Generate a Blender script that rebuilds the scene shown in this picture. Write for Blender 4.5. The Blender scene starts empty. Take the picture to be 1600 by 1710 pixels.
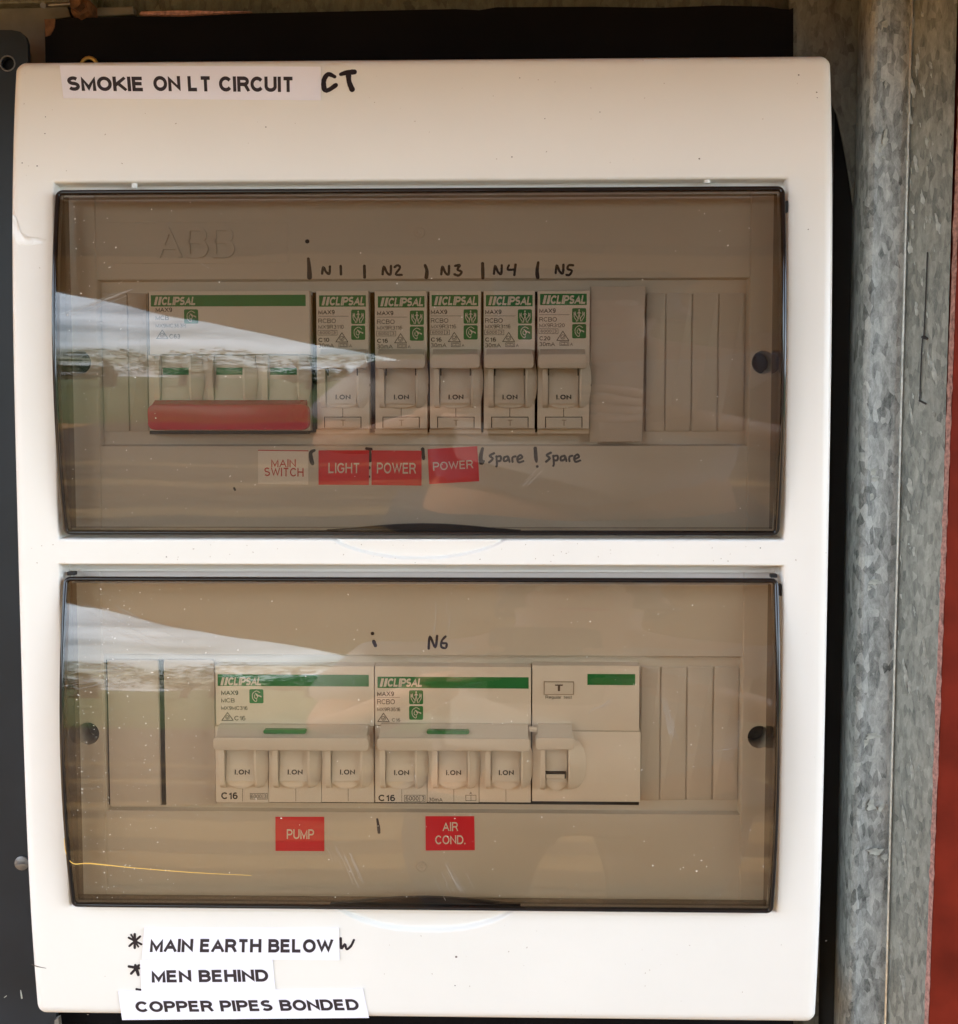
import bpy, bmesh, math, random
from mathutils import Vector, Matrix, Quaternion
random.seed(7)
R = math.radians
sc = bpy.context.scene
col = sc.collection

# ------------------------------------------------------------------ camera
CAM = Vector((0.03295, -0.45487, 0.03164))
RM = Matrix(((0.9996232808, -0.0274284521, -0.0009881323),
             (0.0274269987, 0.9969266324, 0.0733828955),
             (-0.0010276838, -0.0733823523, 0.9973033512)))      # columns: right, forward, up
FPX, CX, CY, PW, PH = 2250.0, 800.0, 855.0, 1600.0, 1710.0
cd = bpy.data.cameras.new('camera')
cd.sensor_fit = 'HORIZONTAL'; cd.sensor_width = 36.0
cd.lens = 36.0 * FPX / PW
cd.clip_start = 0.01; cd.clip_end = 2000
cam = bpy.data.objects.new('camera', cd); col.objects.link(cam)
m4 = Matrix.Identity(4)
for r in range(3):
    m4[r][0] = RM[r][0]; m4[r][1] = RM[r][2]; m4[r][2] = -RM[r][1]; m4[r][3] = CAM[r]
cam.matrix_world = m4
sc.camera = cam

# ------------------------------------------------------------------ sky, sun, exposure
SUN_EL, SUN_AZ = R(50), R(-66)          # azimuth from +Y (behind the wall) towards +X
world = bpy.data.worlds.new('World'); sc.world = world; world.use_nodes = True
wn = world.node_tree; wn.nodes.clear()
wo = wn.nodes.new('ShaderNodeOutputWorld'); wb = wn.nodes.new('ShaderNodeBackground')
sky = wn.nodes.new('ShaderNodeTexSky'); sky.sky_type = 'NISHITA'; sky.sun_disc = False
sky.sun_elevation = SUN_EL; sky.sun_rotation = SUN_AZ
sky.air_density = 1.2; sky.dust_density = 0.8; sky.ozone_density = 1.0
wb.inputs['Strength'].default_value = 0.15
# bright broken cloud over the whole sky
ctc = wn.nodes.new('ShaderNodeTexCoord'); cmp_ = wn.nodes.new('ShaderNodeMapping'); cmp_.inputs['Scale'].default_value = (1, 1, 2.6)
cnz = wn.nodes.new('ShaderNodeTexNoise'); cnz.inputs['Scale'].default_value = 3.2; cnz.inputs['Detail'].default_value = 7; cnz.inputs['Roughness'].default_value = 0.55
crp = wn.nodes.new('ShaderNodeValToRGB'); crp.color_ramp.elements[0].position = 0.40; crp.color_ramp.elements[1].position = 0.60
cmx = wn.nodes.new('ShaderNodeMixRGB'); cmx.inputs[2].default_value = (13.4, 15.6, 18.4, 1)
wn.links.new(ctc.outputs['Generated'], cmp_.inputs[0]); wn.links.new(cmp_.outputs[0], cnz.inputs['Vector']); wn.links.new(cnz.outputs['Fac'], crp.inputs[0])
wn.links.new(crp.outputs[0], cmx.inputs[0]); wn.links.new(sky.outputs[0], cmx.inputs[1]); wn.links.new(cmx.outputs[0], wb.inputs['Color']); wn.links.new(wb.outputs[0], wo.inputs['Surface'])
sl = bpy.data.lights.new('sun', 'SUN'); sl.energy = 2.8; sl.angle = R(0.5); sl.color = (1.0, 0.92, 0.78)
sun = bpy.data.objects.new('sun', sl); col.objects.link(sun)
sd = Vector((math.sin(SUN_AZ) * math.cos(SUN_EL), math.cos(SUN_AZ) * math.cos(SUN_EL), math.sin(SUN_EL)))
sun.rotation_mode = 'QUATERNION'; sun.rotation_quaternion = sd.to_track_quat('Z', 'Y'); sun.location = sd * 10
sc.view_settings.view_transform = 'Standard'; sc.view_settings.look = 'None'
sc.view_settings.exposure = 2.06; sc.view_settings.gamma = 1.0
sc.render.engine = 'CYCLES'
sc.cycles.use_denoising = True
sc.cycles.max_bounces = 10; sc.cycles.transparent_max_bounces = 24; sc.cycles.diffuse_bounces = 5
sc.cycles.sample_clamp_indirect = 6.0
sc.cycles.caustics_reflective = False; sc.cycles.caustics_refractive = False

# ------------------------------------------------------------------ layout helper: pixel of the survey photo + depth -> place
def U(px, py, y=0.0):
    d = RM @ Vector(((px - CX) / FPX, 1.0, -(py - CY) / FPX))
    t = (y - CAM.y) / d.y
    return CAM + d * t
def rect(x0, y0, x1, y1, y=0.0):
    xm, ym = (x0 + x1) / 2, (y0 + y1) / 2
    return U(x0, ym, y).x, U(x1, ym, y).x, U(xm, y1, y).z, U(xm, y0, y).z   # xa, xb, za(bottom), zb(top)

# ------------------------------------------------------------------ materials
def new_mat(name):
    m = bpy.data.materials.new(name); m.use_nodes = True
    nt = m.node_tree; b = nt.nodes['Principled BSDF']
    return m, nt, b
def N(nt, t, **kw):
    n = nt.nodes.new(t)
    for k, v in kw.items(): setattr(n, k, v)
    return n
def ramp(nt, stops):
    r = nt.nodes.new('ShaderNodeValToRGB'); e = r.color_ramp.elements
    e[0].position, e[0].color = stops[0][0], (*stops[0][1], 1)
    e[1].position, e[1].color = stops[-1][0], (*stops[-1][1], 1)
    for p, c in stops[1:-1]:
        k = e.new(p); k.color = (*c, 1)
    return r
def mat(name, c, rough=0.45, metal=0.0, var=0.0, vscale=60.0, bump=0.0, bscale=900.0, spec=0.5):
    m, nt, b = new_mat(name)
    b.inputs['Base Color'].default_value = (*c, 1); b.inputs['Roughness'].default_value = rough
    b.inputs['Metallic'].default_value = metal; b.inputs['Specular IOR Level'].default_value = spec
    tc = N(nt, 'ShaderNodeTexCoord')
    if var:
        n = N(nt, 'ShaderNodeTexNoise'); n.inputs['Scale'].default_value = vscale; n.inputs['Detail'].default_value = 5
        r = ramp(nt, [(0.3, tuple(max(0, v * (1 - var)) for v in c)), (0.7, tuple(min(1, v * (1 + var)) for v in c))])
        nt.links.new(tc.outputs['Object'], n.inputs['Vector']); nt.links.new(n.outputs['Fac'], r.inputs[0])
        nt.links.new(r.outputs[0], b.inputs['Base Color'])
        mr = N(nt, 'ShaderNodeMapRange'); mr.inputs[3].default_value = rough * 0.85; mr.inputs[4].default_value = min(1, rough * 1.2)
        nt.links.new(n.outputs['Fac'], mr.inputs[0]); nt.links.new(mr.outputs[0], b.inputs['Roughness'])
    if bump:
        n2 = N(nt, 'ShaderNodeTexNoise'); n2.inputs['Scale'].default_value = bscale; n2.inputs['Detail'].default_value = 3
        bp = N(nt, 'ShaderNodeBump'); bp.inputs['Strength'].default_value = 1.0; bp.inputs['Distance'].default_value = bump
        nt.links.new(tc.outputs['Object'], n2.inputs['Vector']); nt.links.new(n2.outputs['Fac'], bp.inputs['Height'])
        nt.links.new(bp.outputs[0], b.inputs['Normal'])
    return m
def galv_mat(name, dark, light, sx=1.0, flake=0.0, seed=0.0):
    m, nt, b = new_mat(name)
    tc = N(nt, 'ShaderNodeTexCoord'); mp = N(nt, 'ShaderNodeMapping'); mp.inputs['Scale'].default_value = (sx, 1, 0.45)
    mp.inputs['Location'].default_value = (seed, seed, seed)
    nt.links.new(tc.outputs['Object'], mp.inputs[0])
    v = N(nt, 'ShaderNodeTexVoronoi'); v.inputs['Scale'].default_value = 520; v.inputs['Randomness'].default_value = 1.0
    n = N(nt, 'ShaderNodeTexNoise'); n.inputs['Scale'].default_value = 260; n.inputs['Detail'].default_value = 10; n.inputs['Roughness'].default_value = 0.85
    n.inputs['Distortion'].default_value = 0.35
    n3 = N(nt, 'ShaderNodeTexNoise'); n3.inputs['Scale'].default_value = 80; n3.inputs['Detail'].default_value = 4
    for q in (v, n, n3): nt.links.new(mp.outputs[0], q.inputs['Vector'])
    bw = N(nt, 'ShaderNodeRGBToBW'); nt.links.new(v.outputs['Color'], bw.inputs[0])
    a1 = N(nt, 'ShaderNodeMath', operation='MULTIPLY'); a1.inputs[1].default_value = 0.22; nt.links.new(bw.outputs[0], a1.inputs[0])
    a2 = N(nt, 'ShaderNodeMath', operation='MULTIPLY_ADD'); a2.inputs[1].default_value = 0.75; nt.links.new(n.outputs['Fac'], a2.inputs[0]); nt.links.new(a1.outputs[0], a2.inputs[2])
    a3 = N(nt, 'ShaderNodeMath', operation='MULTIPLY_ADD'); a3.inputs[1].default_value = 0.26; nt.links.new(n3.outputs['Fac'], a3.inputs[0]); nt.links.new(a2.outputs[0], a3.inputs[2])
    r = ramp(nt, [(0.45, dark), (0.62, tuple((a + c) / 2 for a, c in zip(dark, light))), (0.8, light)])
    nt.links.new(a3.outputs[0], r.inputs[0]); nt.links.new(r.outputs[0], b.inputs['Base Color'])
    b.inputs['Metallic'].default_value = 0.1; b.inputs['Roughness'].default_value = 0.55
    bp = N(nt, 'ShaderNodeBump'); bp.inputs['Distance'].default_value = 0.00007; bp.inputs['Strength'].default_value = 1
    nt.links.new(a3.outputs[0], bp.inputs['Height']); nt.links.new(bp.outputs[0], b.inputs['Normal'])
    return m
def smoke_mat(name, tint, power=1.0, wave=0.00013):
    m = bpy.data.materials.new(name); m.use_nodes = True; nt = m.node_tree; nt.nodes.clear()
    o = N(nt, 'ShaderNodeOutputMaterial'); mx = N(nt, 'ShaderNodeMixShader'); tr = N(nt, 'ShaderNodeBsdfTransparent'); gl = N(nt, 'ShaderNodeBsdfGlossy')
    gl.inputs['Roughness'].default_value = 0.02
    tc = N(nt, 'ShaderNodeTexCoord')
    nz = N(nt, 'ShaderNodeTexNoise'); nz.inputs['Scale'].default_value = 7; nz.inputs['Detail'].default_value = 2
    bp = N(nt, 'ShaderNodeBump'); bp.inputs['Distance'].default_value = wave * 14; bp.inputs['Strength'].default_value = 1
    nt.links.new(tc.outputs['Object'], nz.inputs['Vector']); nt.links.new(nz.outputs['Fac'], bp.inputs['Height']); nt.links.new(bp.outputs[0], gl.inputs['Normal'])
    g = N(nt, 'ShaderNodeNewGeometry'); dt = N(nt, 'ShaderNodeVectorMath', operation='DOT_PRODUCT')
    nt.links.new(g.outputs['Incoming'], dt.inputs[0]); nt.links.new(g.outputs['Normal'], dt.inputs[1])
    ab = N(nt, 'ShaderNodeMath', operation='ABSOLUTE'); nt.links.new(dt.outputs['Value'], ab.inputs[0])
    s1 = N(nt, 'ShaderNodeMath', operation='SUBTRACT'); s1.inputs[0].default_value = 1; nt.links.new(ab.outputs[0], s1.inputs[1])
    s2 = N(nt, 'ShaderNodeMath', operation='POWER'); s2.inputs[1].default_value = 5; nt.links.new(s1.outputs[0], s2.inputs[0])
    s3 = N(nt, 'ShaderNodeMath', operation='MULTIPLY_ADD'); s3.inputs[1].default_value = 0.95; s3.inputs[2].default_value = 0.042
    nt.links.new(s2.outputs[0], s3.inputs[0])
    # absorption grows with the slant of the path through the sheet (Beer's law)
    mxx = N(nt, 'ShaderNodeMath', operation='MAXIMUM'); mxx.inputs[1].default_value = 0.22; nt.links.new(ab.outputs[0], mxx.inputs[0])
    iv = N(nt, 'ShaderNodeMath', operation='DIVIDE'); iv.inputs[0].default_value = power; nt.links.new(mxx.outputs[0], iv.inputs[1])
    cc = N(nt, 'ShaderNodeCombineColor')
    for i in range(3):
        p = N(nt, 'ShaderNodeMath', operation='POWER'); p.inputs[0].default_value = tint[i]; nt.links.new(iv.outputs[0], p.inputs[1]); nt.links.new(p.outputs[0], cc.inputs[i])
    nt.links.new(cc.outputs[0], tr.inputs['Color'])
    nt.links.new(s3.outputs[0], mx.inputs[0]); nt.links.new(tr.outputs[0], mx.inputs[1]); nt.links.new(gl.outputs[0], mx.inputs[2]); nt.links.new(mx.outputs[0], o.inputs['Surface'])
    return m
M = dict(
    cover=mat('cover plastic', (0.80, 0.785, 0.735), 0.34, var=0.022, vscale=18, bump=0.000004, bscale=1500),
    plate=mat('inner plate plastic', (0.64, 0.62, 0.58), 0.42, var=0.025, vscale=30, bump=0.000006, bscale=1800),
    breaker=mat('breaker plastic', (0.84, 0.825, 0.79), 0.45, var=0.02, vscale=90, bump=0.000006, bscale=2500),
    lever=mat('lever plastic', (0.77, 0.755, 0.72), 0.4, var=0.02, vscale=90, bump=0.000004, bscale=2500),
    rim=mat('smoked rim', (0.012, 0.011, 0.011), 0.08),
    pane=smoke_mat('smoked clear plastic', (0.785, 0.748, 0.70)),
    pane_low=smoke_mat('smoked clear plastic, paler', (0.865, 0.82, 0.755)),
    wall=smoke_mat('smoked side wall', (0.77, 0.73, 0.68), 1.0),
    green=mat('green print', (0.012, 0.22, 0.06), 0.4, var=0.05, vscale=150),
    ink=mat('grey black print', (0.045, 0.045, 0.045), 0.5),
    inkbrown=mat('label print', (0.022, 0.016, 0.022), 0.5, var=0.3, vscale=300),
    pen=mat('black marker', (0.012, 0.010, 0.016), 0.35, var=0.3, vscale=400),
    penblue=mat('navy marker', (0.012, 0.014, 0.05), 0.35, var=0.3, vscale=400),
    white=mat('white print', (0.78, 0.77, 0.73), 0.5),
    red=mat('red sticker', (0.74, 0.010, 0.030), 0.4, var=0.06, vscale=80),
    redtext=mat('red print', (0.55, 0.05, 0.045), 0.45),
    redbar=mat('red lever plastic', (0.60, 0.008, 0.045), 0.25, var=0.05, vscale=60),
    stickerwhite=mat('cream sticker', (0.86, 0.84, 0.80), 0.45, var=0.02, vscale=100),
    paper=mat('white paper tape', (0.84, 0.84, 0.93), 0.7, var=0.025, vscale=45, bump=0.00002, bscale=160),
    hole=mat('hole dark', (0.01, 0.009, 0.009), 0.6),
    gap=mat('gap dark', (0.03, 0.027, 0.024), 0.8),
    screw=mat('screw metal', (0.16, 0.15, 0.14), 0.45, metal=0.6, var=0.2, vscale=500),
    black=mat('black board', (0.005, 0.0042, 0.0046), 0.9, var=0.35, vscale=40, bump=0.00003, bscale=500, spec=0.12),
    grey=mat('dark grey painted steel', (0.017, 0.021, 0.026), 0.40, spec=0.22, var=0.2, vscale=25, bump=0.00001, bscale=300),
    galv=galv_mat('galvanised sheet', (0.055, 0.064, 0.060), (0.50, 0.53, 0.51)),
    galv2=galv_mat('weathered galvanised sheet', (0.085, 0.098, 0.09), (0.34, 0.365, 0.33), 1.6, seed=3.1),
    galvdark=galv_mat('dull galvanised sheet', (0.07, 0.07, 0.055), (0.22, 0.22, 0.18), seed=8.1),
    tan=mat('stained galvanised steel', (0.20, 0.18, 0.15), 0.6, metal=0.2, var=0.35, vscale=60, bump=0.00008, bscale=300),
    edge=mat('bare sheet edge', (0.55, 0.56, 0.52), 0.35, metal=0.6, var=0.3, vscale=500),
    flake=mat('pale zinc bloom', (0.36, 0.39, 0.36), 0.5, metal=0.2, var=0.35, vscale=420),
    post=mat('red oxide paint', (0.15, 0.015, 0.006), 0.55, spec=0.15, var=0.25, vscale=70, bump=0.00006, bscale=260),
    chip=mat('chipped pink paint edge', (0.36, 0.19, 0.16), 0.7, var=0.5, vscale=700),
    rust=mat('rusty steel', (0.16, 0.075, 0.035), 0.75, metal=0.3, var=0.6, vscale=320, bump=0.0002, bscale=500),
    brass=mat('brass washer', (0.50, 0.33, 0.09), 0.4, metal=0.8, var=0.2, vscale=200),
    dust=mat('pale dust', (0.75, 0.72, 0.66), 0.9),
    scratch=mat('fine scratch', (0.36, 0.34, 0.31), 0.6),
    thread=mat('yellow thread', (0.80, 0.52, 0.12), 0.6),
    grime=mat('light grime', (0.42, 0.36, 0.29), 0.8),
    mark=mat('grime speck', (0.12, 0.09, 0.07), 0.8),
    cardgrey=mat('grey blank plastic', (0.62, 0.59, 0.56), 0.5, var=0.05, vscale=40, bump=0.00001, bscale=300),
)

# ------------------------------------------------------------------ object helpers (all vertices are given in world metres)
W = {}
def tag(o, label=None, cat=None, group=None, kind=None):
    if label: o['label'] = label
    if cat: o['category'] = cat
    if group: o['group'] = group
    if kind: o['kind'] = kind
    return o
def thing(name, loc, label, cat, group=None):
    o = bpy.data.objects.new(name, None); col.objects.link(o); o.location = loc; o.empty_display_size = 0.01
    W[o.name] = Vector(loc); return tag(o, label, cat, group)
def obj(name, bm, m, parent=None, smooth=False, label=None, angle=40):
    me = bpy.data.meshes.new(name)
    bmesh.ops.remove_doubles(bm, verts=bm.verts, dist=1e-7)
    c = Vector((0, 0, 0))
    if len(bm.verts):
        lo = Vector([min(v.co[i] for v in bm.verts) for i in range(3)]); hi = Vector([max(v.co[i] for v in bm.verts) for i in range(3)])
        c = (lo + hi) / 2
    bmesh.ops.translate(bm, verts=bm.verts, vec=-c)
    bmesh.ops.recalc_face_normals(bm, faces=bm.faces) if smooth != 'keep' else None
    bm.to_mesh(me); bm.free()
    if smooth:
        for p in me.polygons: p.use_smooth = True
        try: me.set_sharp_from_angle(angle=R(angle))
        except Exception: pass
    me.materials.append(M[m] if isinstance(m, str) else m)
    o = bpy.data.objects.new(name, me); col.objects.link(o)
    W[o.name] = c
    if parent is not None:
        o.parent = parent; o.location = c - W[parent.name]
    else: o.location = c
    if label: o['label'] = label
    return o
def BM(): return bmesh.new()
def box(bm, x0, x1, y0, y1, z0, z1, bev=0.0, seg=2):
    vs = [bm.verts.new((x, y, z)) for x in (x0, x1) for y in (y0, y1) for z in (z0, z1)]
    F = [(0, 1, 3, 2), (4, 6, 7, 5), (0, 4, 5, 1), (2, 3, 7, 6), (0, 2, 6, 4), (1, 5, 7, 3)]
    fs = [bm.faces.new([vs[i] for i in f]) for f in F]
    if bev:
        es = {e for f in fs for e in f.edges}
        bmesh.ops.bevel(bm, geom=list(es), offset=bev, segments=seg, affect='EDGES', profile=0.5)
def prism(bm, pts, yf, yb, bev=0.0):
    """pts: (x,z) outline; front at yf, back at yb; the front edge rolls over by bev"""
    n = len(pts); rings = []
    c = Vector((sum(p[0] for p in pts) / n, sum(p[1] for p in pts) / n))
    def inset(d):
        out = []
        for i in range(n):
            a, b_, e = Vector(pts[i - 1]), Vector(pts[i]), Vector(pts[(i + 1) % n])
            t1 = (b_ - a).normalized() if (b_ - a).length > 1e-9 else Vector((1, 0)); t2 = (e - b_).normalized() if (e - b_).length > 1e-9 else t1
            nn = Vector((-(t1.y + t2.y), t1.x + t2.x))
            if nn.length < 1e-9: nn = Vector((-t1.y, t1.x))
            nn.normalize()
            s = nn.dot(Vector((-t1.y, t1.x))); s = max(s, 0.4)
            out.append(b_ + nn * (d / s))
        return out
    area = sum(pts[i][0] * pts[(i + 1) % n][1] - pts[(i + 1) % n][0] * pts[i][1] for i in range(n))
    sg = 1 if area > 0 else -1
    lay = [(yb, 0.0)]
    if bev: lay += [(yf + bev, 0.0), (yf + bev * 0.3, bev * 0.3), (yf, bev)]
    else: lay += [(yf, 0.0)]
    for y, d in lay:
        q = inset(sg * d) if d else [Vector(p) for p in pts]
        rings.append([bm.verts.new((p[0], y, p[1])) for p in q])
    for a, b_ in zip(rings, rings[1:]):
        for i in range(n):
            bm.faces.new((a[i], a[(i + 1) % n], b_[(i + 1) % n], b_[i]))
    bm.faces.new(rings[-1]); bm.faces.new(list(reversed(rings[0])))
def rr(x0, x1, z0, z1, r, k=5):
    r = min(r, (x1 - x0) / 2 - 1e-6, (z1 - z0) / 2 - 1e-6); out = []
    for cx, cz, a0 in ((x1 - r, z1 - r, 0), (x0 + r, z1 - r, 90), (x0 + r, z0 + r, 180), (x1 - r, z0 + r, 270)):
        for i in range(k + 1):
            a = R(a0 + 90 * i / k); out.append((cx + r * math.cos(a), cz + r * math.sin(a)))
    return out
def xprism(bm, pts, x0, x1):
    """pts: (y,z) outline extruded along x"""
    a = [bm.verts.new((x0, p[0], p[1])) for p in pts]; b_ = [bm.verts.new((x1, p[0], p[1])) for p in pts]; n = len(pts)
    for i in range(n): bm.faces.new((a[i], a[(i + 1) % n], b_[(i + 1) % n], b_[i]))
    bm.faces.new(a); bm.faces.new(list(reversed(b_)))
def disc(bm, c, r, n=20, yoff=0.0, r2=None, y2=None):
    a = [bm.verts.new((c[0] + r * math.cos(6.28318 * i / n), c[1] + yoff, c[2] + r * math.sin(6.28318 * i / n))) for i in range(n)]
    if r2 is None: bm.faces.new(a)
    return a
def tube(bm, pts, r, n=8, closed=False):
    P = [Vector(p) for p in pts]; rings = []; L = len(P); up = Vector((0, 1, 0))
    for i in range(L):
        a = P[(i - 1) % L] if (closed or i > 0) else P[i]; b_ = P[(i + 1) % L] if (closed or i < L - 1) else P[i]
        t = (b_ - a).normalized(); s = t.cross(up)
        if s.length < 1e-4: s = t.cross(Vector((1, 0, 0)))
        s.normalize(); w = s.cross(t).normalized(); rad = r[i] if isinstance(r, (list, tuple)) else r
        rings.append([bm.verts.new(P[i] + (s * math.cos(6.28318 * k / n) + w * math.sin(6.28318 * k / n)) * rad) for k in range(n)])
    for i in range(L if closed else L - 1):
        a, b_ = rings[i], rings[(i + 1) % L]
        for k in range(n): bm.faces.new((a[k], a[(k + 1) % n], b_[(k + 1) % n], b_[k]))
    if not closed:
        bm.faces.new(list(reversed(rings[0]))); bm.faces.new(rings[-1])

# --- lettering: plain grotesque letters drawn as strokes of even weight --------
def _arc(cx, cy, rx, ry, a0, a1, n=9):
    return [(cx + rx * math.cos(R(a0 + (a1 - a0) * k / n)), cy + ry * math.sin(R(a0 + (a1 - a0) * k / n))) for k in range(n + 1)]
_S = _arc(.31, .745, .30, .255, 38, 180, 7) + _arc(.33, .745, .32, .235, 205, 262, 4) + _arc(.29, .27, .33, .24, 80, 20, 4) + _arc(.31, .255, .31, .255, 0, -150, 8)
FONT = {
 'A': (.78, [[(0, 0), (.39, 1), (.78, 0)], [(.13, .32), (.65, .32)]]),
 'B': (.66, [[(0, 0), (0, 1), (.36, 1)] + _arc(.36, .765, .25, .235, 80, -80) + [(.36, .53), (0, .53)], [(.36, .53)] + _arc(.38, .265, .28, .265, 80, -80) + [(.38, 0), (0, 0)]]),
 'C': (.74, [_arc(.39, .5, .39, .5, 38, 322, 18)]),
 'D': (.72, [[(0, 0), (0, 1), (.3, 1)] + _arc(.32, .5, .40, .5, 85, -85, 12) + [(.3, 0), (0, 0), (0, .1)]]),
 'E': (.60, [[(.6, 1), (0, 1), (0, 0), (.62, 0)], [(0, .53), (.56, .53)]]),
 'G': (.76, [_arc(.39, .5, .39, .5, 38, 330, 18) + [(.74, .45), (.42, .45)]]),
 'H': (.68, [[(0, 0), (0, 1)], [(.68, 0), (.68, 1)], [(0, .53), (.68, .53)]]),
 'I': (.0, [[(0, 0), (0, 1)]]),
 'K': (.70, [[(0, 0), (0, 1)], [(.64, 1), (0, .34)], [(.22, .56), (.70, 0)]]),
 'L': (.56, [[(0, 1), (0, 0), (.56, 0)]]),
 'M': (.80, [[(0, 0), (0, 1), (.40, .08), (.80, 1), (.80, 0)]]),
 'N': (.68, [[(0, 0), (0, 1), (.68, 0), (.68, 1)]]),
 'O': (.80, [_arc(.40, .5, .40, .5, 90, 450, 24)]),
 'P': (.62, [[(0, 0), (0, 1), (.36, 1)] + _arc(.36, .72, .27, .28, 80, -80) + [(.36, .44), (0, .44)]]),
 'R': (.68, [[(0, 0), (0, 1), (.38, 1)] + _arc(.38, .74, .27, .26, 80, -80) + [(.38, .48), (0, .48)], [(.36, .48), (.50, .40), (.60, .18), (.68, 0)]]),
 'S': (.64, [_S]),
 'T': (.68, [[(0, 1), (.68, 1)], [(.34, 1), (.34, 0)]]),
 'U': (.68, [[(0, 1), (0, .32)] + _arc(.34, .32, .34, .32, 190, 350, 10) + [(.68, .32), (.68, 1)]]),
 'W': (1.08, [[(0, 1), (.27, 0), (.54, .92), (.81, 0), (1.08, 1)]]),
 'X': (.70, [[(0, 1), (.70, 0)], [(.70, 1), (0, 0)]]),
 '0': (.52, [_arc(.26, .5, .26, .5, 90, 450, 18)]),
 '1': (.26, [[(0, .74), (.16, .82), (.26, 1), (.26, 0)]]),
 '2': (.54, [_arc(.27, .72, .26, .28, 165, -30, 9) + [(.30, .34), (.03, .0), (.56, 0)]]),
 '3': (.54, [_arc(.26, .75, .24, .25, 155, -70, 9) + [(.2, .53)], [(.2, .53)] + _arc(.26, .27, .28, .27, 75, -155, 10)]),
 '5': (.54, [[(.50, 1), (.10, 1), (.04, .50)] + _arc(.27, .31, .28, .31, 125, -155, 11)]),
 '6': (.54, [_arc(.30, .60, .28, .40, 50, 180, 8) + [(.01, .4)] + _arc(.27, .30, .26, .30, 180, 530, 14)]),
 '9': (.54, [_arc(.24, .40, .28, .40, 230, 360, 8) + [(.53, .6)] + _arc(.27, .70, .26, .30, 0, 350, 14)]),
 '.': (.02, [[(0, 0), (.0, .09)]]),
 'a': (.46, [_arc(.24, .52, .22, .22, 160, 10, 7) + [(.46, .5), (.46, 0)], _arc(.23, .2, .23, .2, 60, 320, 10)]),
 'e': (.50, [[(.02, .37), (.50, .37)] + _arc(.26, .36, .25, .36, 5, 315, 14)]),
 'g': (.48, [_arc(.24, .36, .24, .36, 10, 370, 16), [(.48, .72), (.48, -.06)] + _arc(.24, -.06, .24, .2, 0, -150, 7)]),
 'l': (.0, [[(0, 0), (0, 1)]]),
 'm': (.80, [[(0, 0), (0, .72)], [(0, .5)] + _arc(.2, .5, .2, .22, 180, 0, 6) + [(.4, 0)], [(.4, .5)] + _arc(.6, .5, .2, .22, 180, 0, 6) + [(.8, 0)]]),
 'r': (.28, [[(0, 0), (0, .72)], [(0, .42), (.08, .62), (.28, .70)]]),
 's': (.44, [[(x * .70, y * .72) for x, y in _S]]),
 't': (.26, [[(.1, .95), (.1, .1), (.26, .02)], [(-.04, .72), (.26, .72)]]),
 'u': (.46, [[(0, .72), (0, .22)] + _arc(.23, .22, .23, .22, 190, 350, 7) + [(.46, .22), (.46, .72)], [(.46, .3), (.46, 0)]]),
}
_tc = {}
def glyphs(s, wt=0.12, shear=0.0, spacing=1.0):
    """strokes -> list of quads (each a list of 4 (x,y,layer))"""
    key = (s, wt, shear, spacing)
    if key in _tc: return _tc[key]
    V, F = [], []; x = 0.0; h = wt / 2; layer = 0
    for ch_ in s:
        if ch_ == ' ': x += 0.34 * spacing + wt; continue
        w, st = FONT[ch_]
        for pl in st:
            P = [Vector((x + p[0] + h, h + p[1] * (1 - wt))) for p in pl]; n = len(P); layer += 1
            closed = (P[0] - P[-1]).length < 1e-6
            if not closed:      # square ends reach the cap line and the base line
                for i, j in ((0, 1), (-1, -2)):
                    d = P[i] - P[j]
                    if pl[i][1] in (0, 1) and abs(d.y) > 0.5 * d.length: P[i] = P[i] + d.normalized() * h
            L = []
            for i in range(n):
                if closed and i in (0, n - 1): a, b_ = P[-2], P[1]
                else: a, b_ = P[max(i - 1, 0)], P[min(i + 1, n - 1)]
                d1 = (P[i] - a); d2 = (b_ - P[i])
                d1 = d1.normalized() if d1.length > 1e-9 else d2.normalized(); d2 = d2.normalized() if d2.length > 1e-9 else d1
                n1, n2 = Vector((-d1.y, d1.x)), Vector((-d2.y, d2.x)); m_ = n1 + n2
                if m_.length < 0.3: m_ = n1
                m_.normalize(); f = 1 / max(m_.dot(n1), 0.38)
                L.append((P[i] + m_ * h * f, P[i] - m_ * h * f))
            base = len(V)
            for l, r_ in L:
                for q in (l, r_): V.append((q.x + shear * q.y, min(1, max(-0.4 if ch_ == 'g' else 0, q.y)), layer))
            for i in range(n - 1): F.append((base + 2 * i, base + 2 * i + 1, base + 2 * i + 3, base + 2 * i + 2))
        x += w + wt + 0.115 * spacing
    _tc[key] = (V, F); return V, F
def text_bm(bm, s, to3, bold=0.0, shear=0.0, spacing=1.0):
    """to3 maps unit box (u 0..1, v 0..1) to a world point; bold adds to the stroke weight"""
    V, F = glyphs(s, 0.11 + bold * 3, shear, spacing)
    x0, x1 = min(v[0] for v in V), max(v[0] for v in V); y0, y1 = min(v[1] for v in V), max(v[1] for v in V)
    if x1 - x0 < 1e-6: x1 = x0 + 1e-3
    vs = []
    for v in V:
        p = Vector(to3((v[0] - x0) / (x1 - x0), (v[1] - y0) / (y1 - y0))); p.y -= 0.000002 * (v[2] % 6)
        vs.append(bm.verts.new(p))
    for f in F:
        try: bm.faces.new([vs[i] for i in f])
        except ValueError: pass
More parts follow.
